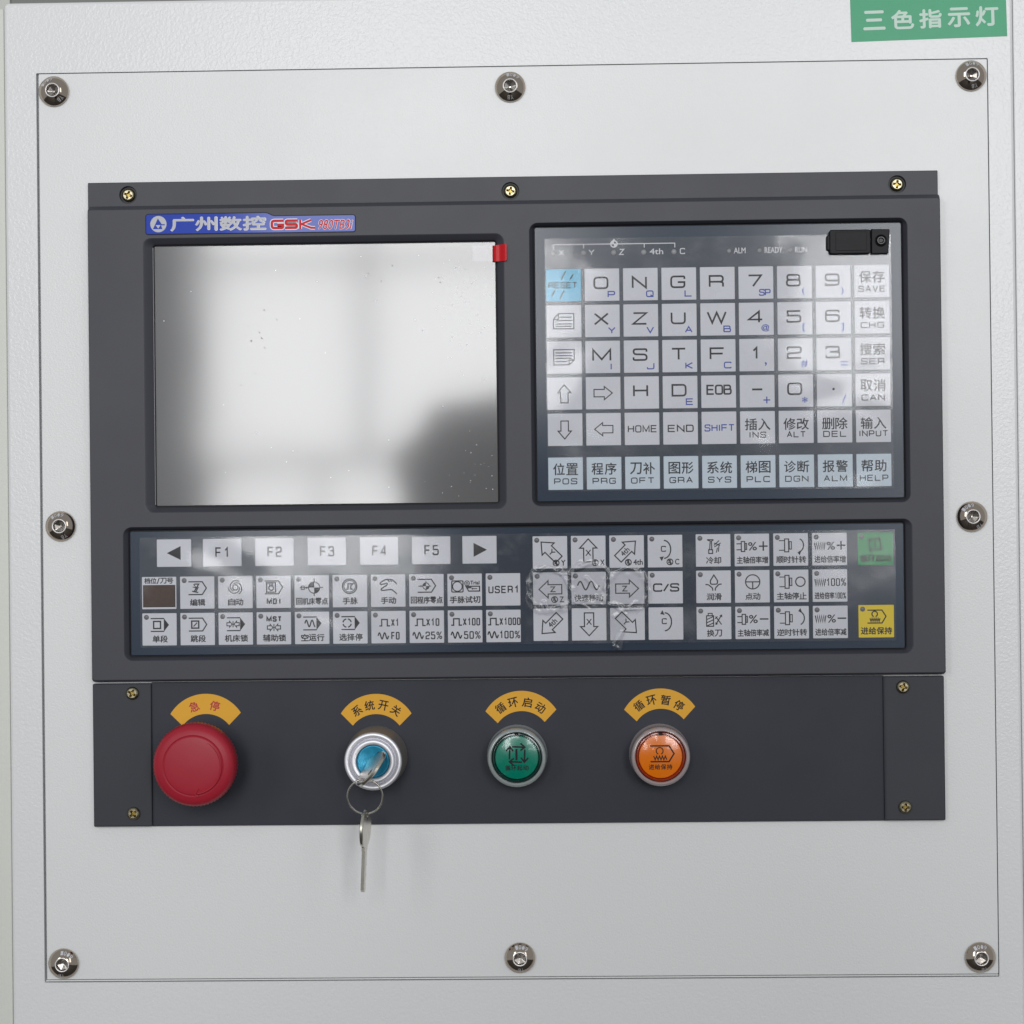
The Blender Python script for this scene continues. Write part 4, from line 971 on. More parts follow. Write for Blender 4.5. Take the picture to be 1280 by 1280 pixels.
# rows of mode keys
r2 = (Pk(199, 741.7), Pk(628.6, 736.4)); r3 = (Pk(199.6, 787), Pk(629.6, 782.2))
v2 = (r2[0][1] + r2[1][1]) / 2; v3 = (r3[0][1] + r3[1][1]) / 2; uA = (r2[0][0] + r3[0][0]) / 2; uB = (r2[1][0] + r3[1][0]) / 2; pw = (uB - uA) / 9
for i, s in enumerate(['DISP', '编辑', '自动', 'MDI', '回机床零点', '手脉', '手动', '回程序零点', '手脉试切', 'USER1']):
    cx = uA + pw * i; x, y = cx - 21.5, v2 - 20.2
    if s == 'DISP':
        k = opkey(cx, v2, s, label='white field with a dark brown segment display under small Chinese characters'); mb = MB()
        ctext(mb, '档位', x + 10.6, y + 4.9, 15.6, 7.0); put_text(mb, '/', x + 18.8, y + 1.4, x + 22.2, y + 8.6, z); ctext(mb, '刀号', x + 31, y + 4.9, 17, 7.0); leg(k, mb)
        mb = MB(); mb.slab(rr(x + 1.2, y + 10.2, x + 41.8, y + 38), z - .4, z + .1, .1); mb.build('window_border', M['ink'], k)
        mb = MB(); mb.slab(rr(x + 2.0, y + 11.0, x + 41.0, y + 37.2), z, z + .3, .1); mb.build('display_window', M['display_brown'], k)
        mb = MB()
        for q in (9, 25):
            for e in (((0, 0), (9, 0)), ((0, 8), (9, 8)), ((0, 16), (9, 16)), ((0, 1), (-.8, 15)), ((9.4, 1), (8.6, 15))):
                stroke(mb, [(x + q + a + 1.4 - b * .12, y + 16 + b) for a, b in e], 1.6, z + .34)
        mb.build('segments', M['display_seg'], k, smooth=False)
        continue
    k = opkey(cx, v2, s); mb = MB()
    if s == 'USER1': dtext(mb, s, x + 3.4, y + 15.8, x + 41.4, y + 24.6, 1.05)
    elif s == 'MDI': icon(mb, s, x, y); dtext(mb, s, x + 13, y + 28.6, x + 31.6, y + 35.4, 1.25)
    else: icon(mb, s, x, y); ctext(mb, s, x + 21.8, y + 32.4, {2: 19.4, 4: 38.4, 5: 40}[len(s)], 8.4, .006)
    leg(k, mb); dome(k, x + 5.2, y + 5, ZK + .5)
for i, s in enumerate(['单段', '跳段', '机床锁', '辅助锁', '空运行', '选择停', 'X1 F0', 'X10 25%', 'X100 50%', 'X1000 100%']):
    cx = uA + pw * i; x, y = cx - 21.5, v3 - 20.2; k = opkey(cx, v3, s); mb = MB()
    if i < 6: icon(mb, s, x, y); ctext(mb, s, x + 22.2, y + 32.2, 19.4 if len(s) == 2 else 29.4, 8.6, .006)
    else:
        a, b = s.split(); pulse(mb, x + (2.4 if i == 9 else 4.2 if i == 8 else 6.6 if i == 7 else 10), y + 10.6)
        xa = x + (16.8 if i == 9 else 19 if i == 8 else 21 if i == 7 else 25); w_ = {'X1': 9.4, 'X10': 16, 'X100': 21, 'X1000': 25.8}[a]
        dtext(mb, a, xa, y + 10, xa + w_, y + 19, 1.0)
        wx = {6: 8.4, 7: 4, 8: 4, 9: 2}[i]; wavy(mb, x + wx, y + 31, 13, 7.6, 2, 1.1)
        tx = {6: 25, 7: 20, 8: 20.2, 9: 16.4}[i]; tw = {6: 10, 7: 20.4, 8: 20.4, 9: 25.6}[i]; dtext(mb, b, x + tx, y + 26.4, x + tx + tw, y + 35.6, 1.0)
    leg(k, mb); dome(k, x + 5.2, y + 5, ZK + .5)
# axis arrow keys
ac = [(Pk(687.3, 690.7), Pk(688.6, 780)), (Pk(831, 688.7), Pk(832.6, 776))]
au0 = (ac[0][0][0] + ac[0][1][0]) / 2; au1 = (ac[1][0][0] + ac[1][1][0]) / 2
av0 = (ac[0][0][1] + ac[1][0][1]) / 2; av2 = (Pk(688.6, 781)[1] + Pk(832.2, 779.2)[1]) / 2
AX = [[('Y', -135), ('X', -90), ('4th', -45), ('C', 1)], [('Z', 180), ('RAPID', 0), ('Zr', 0), ('C/S', 0)], [('4th', 135), ('X', 90), ('Y', 45), ('C', -1)]]
def at_mark(mb, cx, cy, s, w):
    mb.sheet(circ((cx, cy), 4.3, 22), (circ((cx, cy), 3.0, 18),), z)
    stroke(mb, [(cx - 2, cy - 1.6), (cx + .2, cy - 2), (cx + .6, cy + 2), (cx + 2, cy + 1)], 1.2, z); stroke(mb, [(cx - 1.8, cy + 1.6), (cx - .8, cy - .4)], 1, z)
    put_text(mb, s, cx + 6.4, cy - 3.6, cx + 6.4 + w, cy + 3.2, z)
for r_i in range(3):
    for c_i in range(4):
        s, a = AX[r_i][c_i]; cx = au0 + (au1 - au0) * c_i / 3; cy = av0 + (av2 - av0) * r_i / 2; x, y = cx - 21.5, cy - 20.2
        lbl = {'RAPID': 'rapid traverse key with a wave over Chinese characters', 'C/S': 'key printed C/S'}.get(s, 'arrow key printed %s pointing %s' % (s[0] if s == 'Zr' else s, {-135: 'up left', -90: 'up', -45: 'up right', 180: 'left', 0: 'right', 135: 'down left', 90: 'down', 45: 'down right', 1: 'clockwise', -1: 'anticlockwise'}[a]))
        k = opkey(cx, cy, s, label=lbl); mb = MB()
        if s == 'C/S': est(mb, s, x + 6.2, y + 15.4, x + 38.4, y + 25.4, z, 1.3, .28)
        elif s == 'RAPID': wavy(mb, x + 7.6, y + 17, 27, 10.4, 2, 1.2); ctext(mb, '快速移动', x + 21.5, y + 32.4, 36, 8.4, .004)
        elif s == 'C':
            stroke(mb, arcpts((cx - 1.6, cy - 2.2), 8.6, -88, 88, 18, 11.2), 1.1, z); est(mb, 'C', cx - 5, cy - 6.4, cx + 1, cy + .6, z, .9)
            arrowhead(mb, cx - 7 if a > 0 else cx - 7, cy - 2.2 + (9.6 if a > 0 else -9.6), 205 if a > 0 else 155, 4.6)
        else:
            big = abs(a) in (45, 135); ox, oy = (0, -2) if r_i == 0 else (0, 1) if r_i == 1 else (0, 0)
            block_arrow(mb, cx + ox, cy + oy, 31 if big else 28.4, 21.4, a, z, 1.0, .54, .40)
            ltr = 'Z' if s == 'Zr' else s; back = rad(a); ltc = (cx + ox - 3.0 * math.cos(back), cy + oy - 3.0 * math.sin(back))
            an = {-135: 45, -45: -45, 135: -45, 45: 45}.get(a, 0)
            put_text(mb, ltr, ltc[0] - (5.6 if len(ltr) > 1 else 3.4), ltc[1] - 3.4, ltc[0] + (5.6 if len(ltr) > 1 else 3.4), ltc[1] + 3.4, z, 0, 0, rad(an))
        if (r_i == 0): at_mark(mb, x + {0: 29, 1: 30, 2: 23.4, 3: 27.4}[c_i], y + 33.6, s, 11.4 if s == '4th' else 5)
        if r_i == 1 and c_i == 0: at_mark(mb, x + 26.6, y + 34, 'Z', 5)
        leg(k, mb)
        if r_i == 0 or (r_i == 1 and c_i != 2): dome(k, x + 5.2, y + 5, ZK + .5)
# spindle, coolant and feed keys
ru0 = Pk(890.8, 690)[0]; ru3 = Pk(1036.2, 686)[0]; gu = (Pk(1094.2, 686)[0] + Pk(1095.2, 776)[0]) / 2
rv0 = (Pk(890.5, 688)[1] + Pk(1035.2, 686.4)[1]) / 2; rv2 = (Pk(892, 779)[1] + Pk(1036.6, 777.4)[1]) / 2; gv0 = Pk(1094.2, 686)[1]; gv2 = Pk(1095.2, 776.5)[1]
RG = [['冷却', '主轴倍率增', '顺时针转', '进给倍率增'], ['润滑', '点动', '主轴停止', '进给倍率100%'], ['换刀', '主轴倍率减', '逆时针转', '进给倍率减']]
for r_i in range(3):
    for c_i in range(4):
        s = RG[r_i][c_i]; cx = ru0 + (ru3 - ru0) * c_i / 3 + .6; cy = rv0 + (rv2 - rv0) * r_i / 2; x, y = cx - 21.5, cy - 20.2
        k = opkey(cx, cy, s); mb = MB(); icon(mb, s, x, y)
        if s[-1] == '%': ctext(mb, '进给倍率', x + 14.6, y + 32.6, 24.6, 8.2); dtext(mb, '100%', x + 27.4, y + 29, x + 41, y + 36.4, .7)
        else: ctext(mb, s, x + 22, y + 32.6, {2: 19, 4: 37.4, 5: 39}[len(s)], 8.4)
        leg(k, mb); dome(k, x + 5.2, y + 5, ZK + .5)
for s, cy, mt, lb in (('循环起动', gv0, 'key_green', 'green cycle start key'), ('进给保持', gv2, 'key_yellow', 'yellow feed hold key')):
    x, y = gu - 21.9, cy - 20.2; k = opkey(gu, cy, s, mt=mt, w=43.9, label=lb); mb = MB(); icon(mb, s, x, y); ctext(mb, s, x + 22, y + 32, 39, 8.8, .006); leg(k, mb); dome(k, x + 5.2, y + 5, ZK + .5)
fo = RC((173.8, 674.4), (1118.5, 663.6), (1120, 800), (177, 810), ZK)
fo = (fo[0], fo[1] - 2, fo[2], fo[3])
mb = MB(); NX, NY = 190, 30
vs = [(fo[0] + (fo[2] - fo[0]) * i / NX, fo[1] + (fo[3] - fo[1]) * j / NY, 0) for j in range(NY + 1) for i in range(NX + 1)]
vs = [(u, v, ZK + 1.9 + .25 * wave(u + 300, v)) for u, v, q in vs]
fs = [[j * (NX + 1) + i, (j + 1) * (NX + 1) + i, (j + 1) * (NX + 1) + i + 1, j * (NX + 1) + i + 1] for j in range(NY) for i in range(NX)]
mb.add(vs, fs); mb.build('protective_film', M['film'], ope)

TS[0] = 1.0
# crumpled patch of loose film over the axis keys
from mathutils import noise as mnoise
cfl = thing('crumpled_film', 'crumpled clear film bubbled up over the axis arrow keys', 'plastic film', (735, 745, ZK + 2))
Q0 = Pk(655, 700); Q1 = Pk(816, 812); st = .8
NX = int((Q1[0] - Q0[0]) / st); NY = int((Q1[1] - Q0[1]) / st)
blobs = [(Pk(689, 737), 27, 25), (Pk(735, 730), 24, 24), (Pk(784, 737), 25, 23)]
def creases(u, v):
    h = 0
    n1 = mnoise.noise(Vector((u * .09, v * .09, 1.3))) * 6 + mnoise.noise(Vector((u * .25, v * .25, 4.3))) * 1.3
    e = 0
    for (c, rx, ry) in blobs:
        d = ((abs((u - c[0]) / rx) ** 2.8 + abs((v - c[1]) / ry) ** 2.8) ** (1 / 2.8) - 1) * 24 + n1
        e = max(e, math.exp(-(d / 2.4) ** 2) * (.55 + .45 * mnoise.noise(Vector((u * .12, v * .12, 9)))))
    h += 1.5 * e
    # stray ridges
    for (x0, y0, x1, y1, k) in LINES:
        dx, dy = x1 - x0, y1 - y0; L2 = dx * dx + dy * dy; t = max(0, min(1, ((u - x0) * dx + (v - y0) * dy) / L2))
        d = math.hypot(u - x0 - t * dx + n1 * .35, v - y0 - t * dy + n1 * .25)
        h += .8 * k * math.exp(-(d / 1.9) ** 2) * (1 - .5 * t)
    edge = max(0, 1 - ((u - (Q0[0] + Q1[0]) / 2) / ((Q1[0] - Q0[0]) / 2)) ** 8) * max(0, 1 - ((v - (Q0[1] + Q1[1]) / 2) / ((Q1[1] - Q0[1]) / 2)) ** 8)
    fade = math.sqrt(edge)
    return (h + .25 * mnoise.noise(Vector((u * .3, v * .3, 0))) * e) * fade
LINES = [(*Pk(a, b), *Pk(c_, d), k) for a, b, c_, d, k in ((722, 712, 740, 700, 1.3), (733, 722, 748, 738, 1.6), (745, 745, 752, 756, 1.5), (722, 752, 738, 762, 1.3), (770, 758, 782, 768, 1.2), (776, 790, 766, 812, 1.5),
    (768, 770, 795, 752, 1.0), (735, 768, 742, 790, 1.0), (755, 735, 762, 712, 1.4), (668, 716, 690, 708, 1.2), (800, 712, 812, 738, 1.3), (700, 712, 716, 742, 1.3), (680, 752, 684, 764, 1.1), (764, 806, 772, 810, 1.6), (726, 700, 716, 716, .9))]
mb = MB()
vs = [(Q0[0] + st * i, Q0[1] + st * j, ZK + 3.0 + creases(Q0[0] + st * i, Q0[1] + st * j)) for j in range(NY + 1) for i in range(NX + 1)]
fs = []
for j in range(NY):
    for i in range(NX):
        u, v = Q0[0] + st * i, Q0[1] + st * j
        lim = 31 + 5 * mnoise.noise(Vector((u * .07, v * .07, 3)))
        ins = any(((abs((u - c[0]) / (rx + 5)) ** 3 + abs((v - c[1]) / (ry + 6)) ** 3) < 1 + .25 * mnoise.noise(Vector((u * .1, v * .1, 5)))) for c, rx, ry in blobs)
        tail = abs(u - Pk(771, 780)[0]) < 13 - (v - Pk(771, 765)[1]) * .17 and v > Pk(771, 750)[1]
        tail2 = abs(u - Pk(733, 710)[0]) < 9 and v < Pk(733, 722)[1]
        if ins or tail or tail2: fs.append([j * (NX + 1) + i, (j + 1) * (NX + 1) + i, (j + 1) * (NX + 1) + i + 1, j * (NX + 1) + i + 1])
mb.add(vs, fs); mb.build('loose_sheet', M['film_crumpled'], cfl)

# ================================================================ sector stickers
HP = 3.5
def sector(px, top, dx, label, chars, ink, size=13.0, spread=None):
    """curved amber label: chord 88, sagitta 24.5, ends cut square to the arc"""
    c = U(px, top, HP); t = thing('sector_label', label, 'label', (c[0], c[1], HP), 'amber sector labels over the switches')
    Ro, Ri = 52.2, 36.8; co = (c[0], c[1] + Ro); ci = (c[0], c[1] + 25.2 + Ri)
    ao = math.asin(44.2 / Ro) ; ai = math.asin(29.2 / Ri); n = 30
    P = [(co[0] + Ro * math.sin(-ao + 2 * ao * i / n), co[1] - Ro * math.cos(-ao + 2 * ao * i / n)) for i in range(n + 1)]
    P += [(ci[0] + Ri * math.sin(ai - 2 * ai * i / n), ci[1] - Ri * math.cos(ai - 2 * ai * i / n)) for i in range(n + 1)]
    rt = rad(dx); P = [(c[0] + (p[0] - c[0]) * math.cos(rt) - (p[1] - c[1]) * math.sin(rt), c[1] + (p[0] - c[0]) * math.sin(rt) + (p[1] - c[1]) * math.cos(rt)) for p in P]
    mb = MB(); mb.slab(P, HP, HP + .5); mb.build('sticker', M['yellow_sticker'], t, smooth=False)
    mb = MB(); Rt = 44.5; ct = (c[0], c[1] + 13.6 + Rt)
    for ch, a in zip(chars, spread):
        a = rad(a); u = ct[0] + Rt * math.sin(a); v = ct[1] - Rt * math.cos(a)
        put_text(mb, ch, u - size / 2, v - size / 2, u + size / 2, v + size / 2, HP + .62, .024, 0, a + rt)
    mb.build('lettering', M[ink], t, smooth=False)
sector(256.6, 867.2, -.6, 'amber sector label with red Chinese characters above the red emergency button', '急停', 'ink_red', 12.4, (-18.5, 15.5))
sector(470.2, 867.3, .4, 'amber sector label with black characters above the key switch', '系统开关', 'ink', 12.4, (-33, -11, 11.5, 33.5))
sector(650.4, 863.5, -1.0, 'amber sector label above the green push button', '循环启动', 'ink', 12.4, (-34, -12, 11, 34))
sector(823.4, 860.6, -2.0, 'amber sector label above the orange push button', '循环暂停', 'ink', 12.4, (-34, -12, 11, 34))

# ================================================================ emergency stop button
ec = U(241.2, 957.4, 86); eb = thing('emergency_stop_button', 'large red mushroom emergency stop button with knurled rim', 'emergency button', (ec[0], ec[1], HP))
mb = MB(); mb.lathe(ec, [(38, HP), (38, HP + 6), (36, HP + 8), (29, HP + 8), (28, HP + 40), (30, HP + 52)], 64); mb.build('collar', M['black'], eb)
mb = MB(); n = 144; rings = []
def kn(r, amp, h): return ([(ec[0] + (r + (amp if i % 2 else 0)) * math.cos(2 * math.pi * i / n), ec[1] + (r + (amp if i % 2 else 0)) * math.sin(2 * math.pi * i / n)) for i in range(n)], h)
mb.loft([kn(28, 0, 52), kn(44, 0, 53), kn(48.6, .9, 56), kn(50.0, 1.0, 60), kn(50.2, 1.0, 72), kn(49.6, .9, 77), kn(49.4, .1, 78)])
mb.lathe(ec, [(49.4, 78), (48.6, 80.5), (46.4, 83.2), (42, 85.2), (37.4, 86.3)], 144)
mb.build('rim', M['red'], eb, ang=60)
mb = MB(); pr = [(37.4, 86.3), (36.9, 86.2), (36.5, 85.6), (36.1, 85.6), (35.7, 86.3), (34, 86.7), (26, 87.4), (16, 88), (7, 88.3), (1.0, 88.4)]
mb.lathe(ec, pr, 144, cap1=True); mb.build('cap', M['red'], eb, ang=60)
mb = MB()
arc = arcpts((ec[0] + 1, ec[1] + 1), 33, -60, 82, 40); mb.tube([(p[0], p[1], 86.9) for p in arc], [.2 + 1.0 * min(1, i / 10) for i in range(41)], 8)
e = arc[-1]; mb.tube([(e[0] + 1, e[1] - 6.5, 86.9), (e[0] - 3.6, e[1] + .4, 87.0), (e[0] + .6, e[1] + 3.4, 86.5)], 1.2, 8)
mb.build('turn_arrow', M['red'], eb)

# ================================================================ key switch
kf = U(466.1, 952, 56)
ks = thing('key_switch', 'round satin metal key switch with a teal lock core', 'key switch', (kf[0], kf[1], HP))
mb = MB(); mb.lathe(kf, [(38.6, HP), (38.6, HP + 3), (37.6, HP + 5), (37.2, 30), (36.6, 44), (35.4, 52)], 96); mb.build('barrel', M['dark_metal'], ks)
mb = MB(); mb.lathe(kf, [(35.4, 52), (35.2, 54.6), (34.2, 56), (32.2, 56.3), (30.4, 55.8), (29.2, 54.4), (28.4, 51.4), (27.4, 50.4), (26.6, 51.4), (26.4, 56), (25.6, 57.2), (24.4, 57.4), (21.4, 57.2), (20.6, 56.2), (20.4, 50)], 96); mb.build('bezel', M['satin'], ks, ang=50)
mb = MB(); mb.lathe(kf, [(20.5, 51), (19.9, 52.6), (18.8, 53.4), (17.9, 53.4), (17.4, 52.9), (0.5, 52.9)], 72, cap1=True); mb.build('lock_core', M['blue_core'], ks, ang=50)
sd = Vector((.66, -.751)); sn = Vector((.751, .66)); sc0 = Vector((kf[0] - 1.0, kf[1] - 1.5))
mb = MB(); mb.sheet([tuple(sc0 + sd * a + sn * b) for a, b in ((-14, -1.2), (13, -1.2), (13, 1.2), (-14, 1.2))], (), 53.2); mb.sheet(circ((sc0.x + 1, sc0.y - 1), 4, 20), (), 53.1); mb.build('keyhole', M['black'], ks, smooth=False)

def key_geo(org, ax, wd, nr, blade=52.0, cut=True, hole_at=None):
    """key: org at the bow centre, ax from bow to blade tip, wd across the bow, nr its thickness; all (u, v, h)"""
    ax, wd, nr = Vector(ax).normalized(), Vector(wd).normalized(), Vector(nr).normalized(); o = Vector(org); T = 2.3
    bow = []
    for i in range(40):
        a = 2 * math.pi * i / 40; bow.append((27 * math.cos(a) * .86, 25 * math.sin(a)))
    hc = (-15.5, 0); hl = [(hc[0] + 4.2 * math.cos(2 * math.pi * i / 20), hc[1] + 4.2 * math.sin(2 * math.pi * i / 20)) for i in range(20)]
    loops = [[Vector((p[0], p[1], 0)) for p in bow], [Vector((p[0], p[1], 0)) for p in hl]]; flat = loops[0] + loops[1]
    tr = mathutils.geometry.tessellate_polygon(loops)
    P3 = lambda p, s: tuple(o + ax * p[0] + wd * p[1] + nr * (T * s))
    m1 = MB()
    edge = [(p[0] * .955, p[1] * .955) for p in bow]
    vs = [P3(p, 1) for p in edge] + [P3(p, 1) for p in hl] + [P3(p, -1) for p in edge] + [P3(p, -1) for p in hl]; k = len(flat)
    fs = [list(t) for t in tr] + [[i + k for i in t][::-1] for t in tr]; m1.add(vs, fs)
    v2 = [P3(p, 1) for p in edge] + [P3(p, .6) for p in bow] + [P3(p, -.6) for p in bow] + [P3(p, -1) for p in edge]; fs2 = []
    for q in range(3): fs2 += [[q * 40 + i, q * 40 + (i + 1) % 40, (q + 1) * 40 + (i + 1) % 40, (q + 1) * 40 + i] for i in range(40)]
    m1.add(v2, fs2)
    v3 = [P3(p, 1) for p in hl] + [P3(p, -1) for p in hl]; m1.add(v3, [[i, (i + 1) % 20, 20 + (i + 1) % 20, 20 + i] for i in range(20)])
    m2 = MB(); W_ = 6.2; Tb = 2.0
    prof = [(19, -W_ - 2), (26, -W_ - 2), (26, -W_), (21 + blade, -W_), (24 + blade, -W_ * .4), (24 + blade, W_ * .2)]
    x = 21 + blade; rng = random.Random(5); top = [(x, W_ * .7)]
    while x > 34: top += [(x - 2.2, W_ - (rng.random() * 3.2 if cut else 0)), (x - 3.8, W_ - (rng.random() * 3.2 if cut else 0))]; x -= 5
    prof += top + [(26, W_), (26, W_ + 2), (19, W_ + 2)]
    L2 = [Vector((p[0], p[1], 0)) for p in prof]; tr = mathutils.geometry.tessellate_polygon([L2]); n_ = len(prof)
    vs = [tuple(o + ax * p[0] + wd * p[1] + nr * Tb) for p in prof] + [tuple(o + ax * p[0] + wd * p[1] - nr * Tb) for p in prof]
    m2.add(vs, [list(t) for t in tr] + [[i + n_ for i in t][::-1] for t in tr] + [[i, (i + 1) % n_, n_ + (i + 1) % n_, n_ + i] for i in range(n_)])
    return m1, m2
# key in the lock: its flat bow stands out of the panel along the slot
bc = (sc0.x + sd.x * -0 - 1.0, sc0.y + 2.0, 53 + 30)
ik = thing('key', 'steel key pushed into the teal lock core, seen nearly edge on', 'key', (kf[0], kf[1], 53))
m1, m2 = key_geo((bc[0] + 2.5, bc[1] + 5, bc[2]), (-.10, -.26, -1), (sd.x, sd.y, 0), (sn.x, sn.y, -.25), 22, False)
m1.build('bow', M['steel'], ik, ang=40); m2.build('blade', M['steel'], ik, ang=30)
# ring and spare key
rc = U(456.3, 995.6, 96)
rg = thing('key_ring', 'thin steel ring hanging from the key in the lock', 'key ring', (rc[0], rc[1], 96))
mb = MB(); pts = [(rc[0] + 21.2 * math.cos(2 * math.pi * i / 64), rc[1] + 21.2 * math.sin(2 * math.pi * i / 64), 96 + 3.0 * math.sin(2 * math.pi * i / 64) * -1 + .5 * math.cos(2 * math.pi * i / 64)) for i in range(64)]
mb.tube(pts, 1.2, 10, True); mb.build('ring_wire', M['steel'], rg)
mb = MB(); pts = [(p[0] + (0) + .3, p[1], p[2] + 1.9) for p in pts[8:60]]; mb.tube(pts, .8, 10); mb.build('second_coil', M['steel'], rg)
hk = thing('key', 'spare steel key hanging edge on from the key ring below the lock', 'key', (rc[0], rc[1] + 40, 94))
ht = U(456.5, 1036, 94); ax = Vector((-.045, 1, -.02)); wd = Vector((.12, 0, -1)); wd -= ax.normalized() * wd.dot(ax.normalized()); nr = ax.cross(wd)
m1, m2 = key_geo((ht[0], ht[1], 94), ax, wd, nr, 52, True)
m1.build('bow', M['steel'], hk, ang=40); m2.build('blade', M['steel'], hk, ang=30)

# ================================================================ push buttons
def push(px, py, label, lens, ring, collar, kind):
    c = U(px, py, 40); t = thing('push_button', label, 'push button', (c[0], c[1], HP), 'round push buttons on the lower panel')
    mb = MB(); mb.lathe(c, [(37.6, HP), (37.6, HP + 4), (36.6, HP + 5.4), (36.6, 30), (36.4, 36), (35.6, 39), (34.2, 40.6), (32.6, 41), (31.4, 40), (30.9, 36), (30.6, 26)], 96); mb.build('collar', collar, t, ang=50)
    mb = MB(); mb.lathe(c, [(31, 24), (30.4, 34.5), (29.6, 36), (28.4, 36.2), (27.6, 35), (27.2, 28)], 96); mb.lathe(c, [(28.4, 29.0), (1, 29.0)], 64); mb.build('lens_ring', ring, t, ang=50)
    mb = MB(); mb.lathe(c, [(26.8, 28), (26.8, 33.4), (26.2, 34.2), (25.6, 34.4), (.5, 34.4)], 96, cap1=True); mb.build('lens', lens, t, ang=50)
    mb = MB(); mb.slab(rr(c[0] - 2.6, c[1] - 30, c[0] + 2.6, c[1] - 26.6), 34.5, 37, .4); mb.build('index_notch', M['black'], t)
    mb = MB(); zl = 34.55; s_ = c[0], c[1] - 3.6
    if kind == 0:
        cycle(mb, (s_[0] + .4, s_[1] - .2), 9.6, 2.0, zl); stroke(mb, [(s_[0] - .4, s_[1] - 7), (s_[0] - .4, s_[1] + 7)], 2.6, zl); txt = '循环起动'
    else:
        stroke(mb, [(s_[0] - 12.4, s_[1] - 9.6), (s_[0] + 10.6, s_[1] - 9.6), (s_[0] + 16.6, s_[1]), (s_[0] + 10.4, s_[1] + 9.8), (s_[0] - 12.4, s_[1] + 9.8)], 1.7, zl)
        stroke(mb, arcpts((s_[0] - 1, s_[1] - 3.4), 4.2, 115, 425, 24), 1.2, zl); zigzag2 = [(s_[0] - 8.4 + 16 * i / 9, s_[1] + 5.2 + (2.4 if i % 2 else -2.4)) for i in range(10)]; stroke(mb, zigzag2, 1.3, zl); txt = '进给保持'
    for j, ch in enumerate(txt): put_text(mb, ch, c[0] - 14.6 + j * 7.4, c[1] + 9.4, c[0] - 7.8 + j * 7.4, c[1] + 16, zl, .03)
    mb.build('legend', M['ink'], t, smooth=False)
    mb = MB(); mb.lathe(c, [(31.2, 38)] + [(30.8 * math.cos(rad(a)), 38 + 3.0 * math.sin(rad(a))) for a in range(0, 90, 9)] + [(.4, 41.0)], 72, cap1=True); mb.build('clear_cap', M['clear_lens'], t)
push(645.9, 947.6, 'green round push button in a smoky clear collar', M['green_lens'], M['green_ring'], M['collar'], 0)
push(826.0, 946.4, 'orange round push button in a smoky clear collar', M['orange_lens'], M['orange_ring'], M['collar_warm'], 1)

# ================================================================ green sticker
gs = RC((1064.2, -2), (1259, -6.5), (1259, 45.3), (1064.3, 52.6), 0)
gt_ = thing('green_sticker', 'green rectangular sticker with white Chinese characters at the top right', 'sticker', ((gs[0] + gs[2]) / 2, gs[3], 0))
ga_ = U(1064.3, 52.6, 0); gb_ = U(1259, 45.3, 0); ang = math.atan2(gb_[1] - ga_[1], gb_[0] - ga_[0])
def GS(x, y): return (ga_[0] + x * math.cos(ang) - y * math.sin(ang), ga_[1] + x * math.sin(ang) + y * math.cos(ang))
wS = math.hypot(gb_[0] - ga_[0], gb_[1] - ga_[1])
mb = MB(); mb.slab([GS(0, -53.5), GS(wS, -53.5), GS(wS, 0), GS(0, 0)], 0, .35); mb.build('vinyl', M['green_sticker'], gt_, smooth=False)
mb = MB()
for ch, a, b, t0, t1 in (('三', 1078.8, 1106.5, 13.4, 37.6), ('色', 1113.8, 1142.4, 12.4, 36.6), ('指', 1148.8, 1177.2, 11.4, 35.4), ('示', 1184.2, 1212.6, 9.4, 34), ('灯', 1219, 1248, 7.6, 32.8)):
    p = U((a + b) / 2, (t0 + t1) / 2, 0); w_ = (b - a) / 2; h_ = (t1 - t0) / 2; put_text(mb, ch, p[0] - w_, p[1] - h_, p[0] + w_, p[1] + h_, .5, .038, 0, ang)
mb.build('lettering', M['sticker_white'], gt_, smooth=False)

# ================================================================ the photographer, mirrored in the dark display and films
def skin_body(verts, edges, radii, root):
    me = bpy.data.meshes.new('body'); me.from_pydata(verts, edges, []); o = bpy.data.objects.new('body', me); col.objects.link(o)
    md = o.modifiers.new('skin', 'SKIN')
    if not me.skin_vertices: me.skin_vertices.new()
    for i, r in enumerate(radii):
        me.skin_vertices[0].data[i].radius = r if isinstance(r, tuple) else (r, r)
    me.skin_vertices[0].data[root].use_root = True
    sb = o.modifiers.new('sub', 'SUBSURF'); sb.levels = 2; sb.render_levels = 2
    m2 = bpy.data.meshes.new_from_object(o.evaluated_get(bpy.context.evaluated_depsgraph_get()))
    bpy.data.objects.remove(o); bpy.data.meshes.remove(me); return m2
cx_, cy_, cz_ = camloc
hx, hy, hz = cx_ - .068, cy_ - .19, cz_ + .01
V = [(hx + .02, hy - .04, .93), (hx + .02, hy - .05, 1.10), (hx + .01, hy - .05, cz_ - .24), (hx, hy - .035, cz_ - .15), (hx, hy - .01, cz_ - .06), (hx, hy, cz_ + .05),
     (hx - .19, hy - .04, cz_ - .20), (hx - .25, hy + .04, cz_ - .42), (cx_ - .085, cy_ - .075, cz_ - .07), (cx_ - .075, cy_ - .055, cz_ + .0),
     (hx + .20, hy - .04, cz_ - .20), (hx + .30, hy + .03, cz_ - .40), (cx_ + .085, cy_ - .075, cz_ - .07), (cx_ + .078, cy_ - .055, cz_ + .0),
     (hx - .09, hy - .03, .86), (hx - .13, hy + .02, .48), (hx - .15, hy - .03, .09), (hx - .16, hy + .12, .04),
     (hx + .13, hy - .03, .86), (hx + .17, hy + .02, .48), (hx + .19, hy - .03, .09), (hx + .20, hy + .12, .04)]
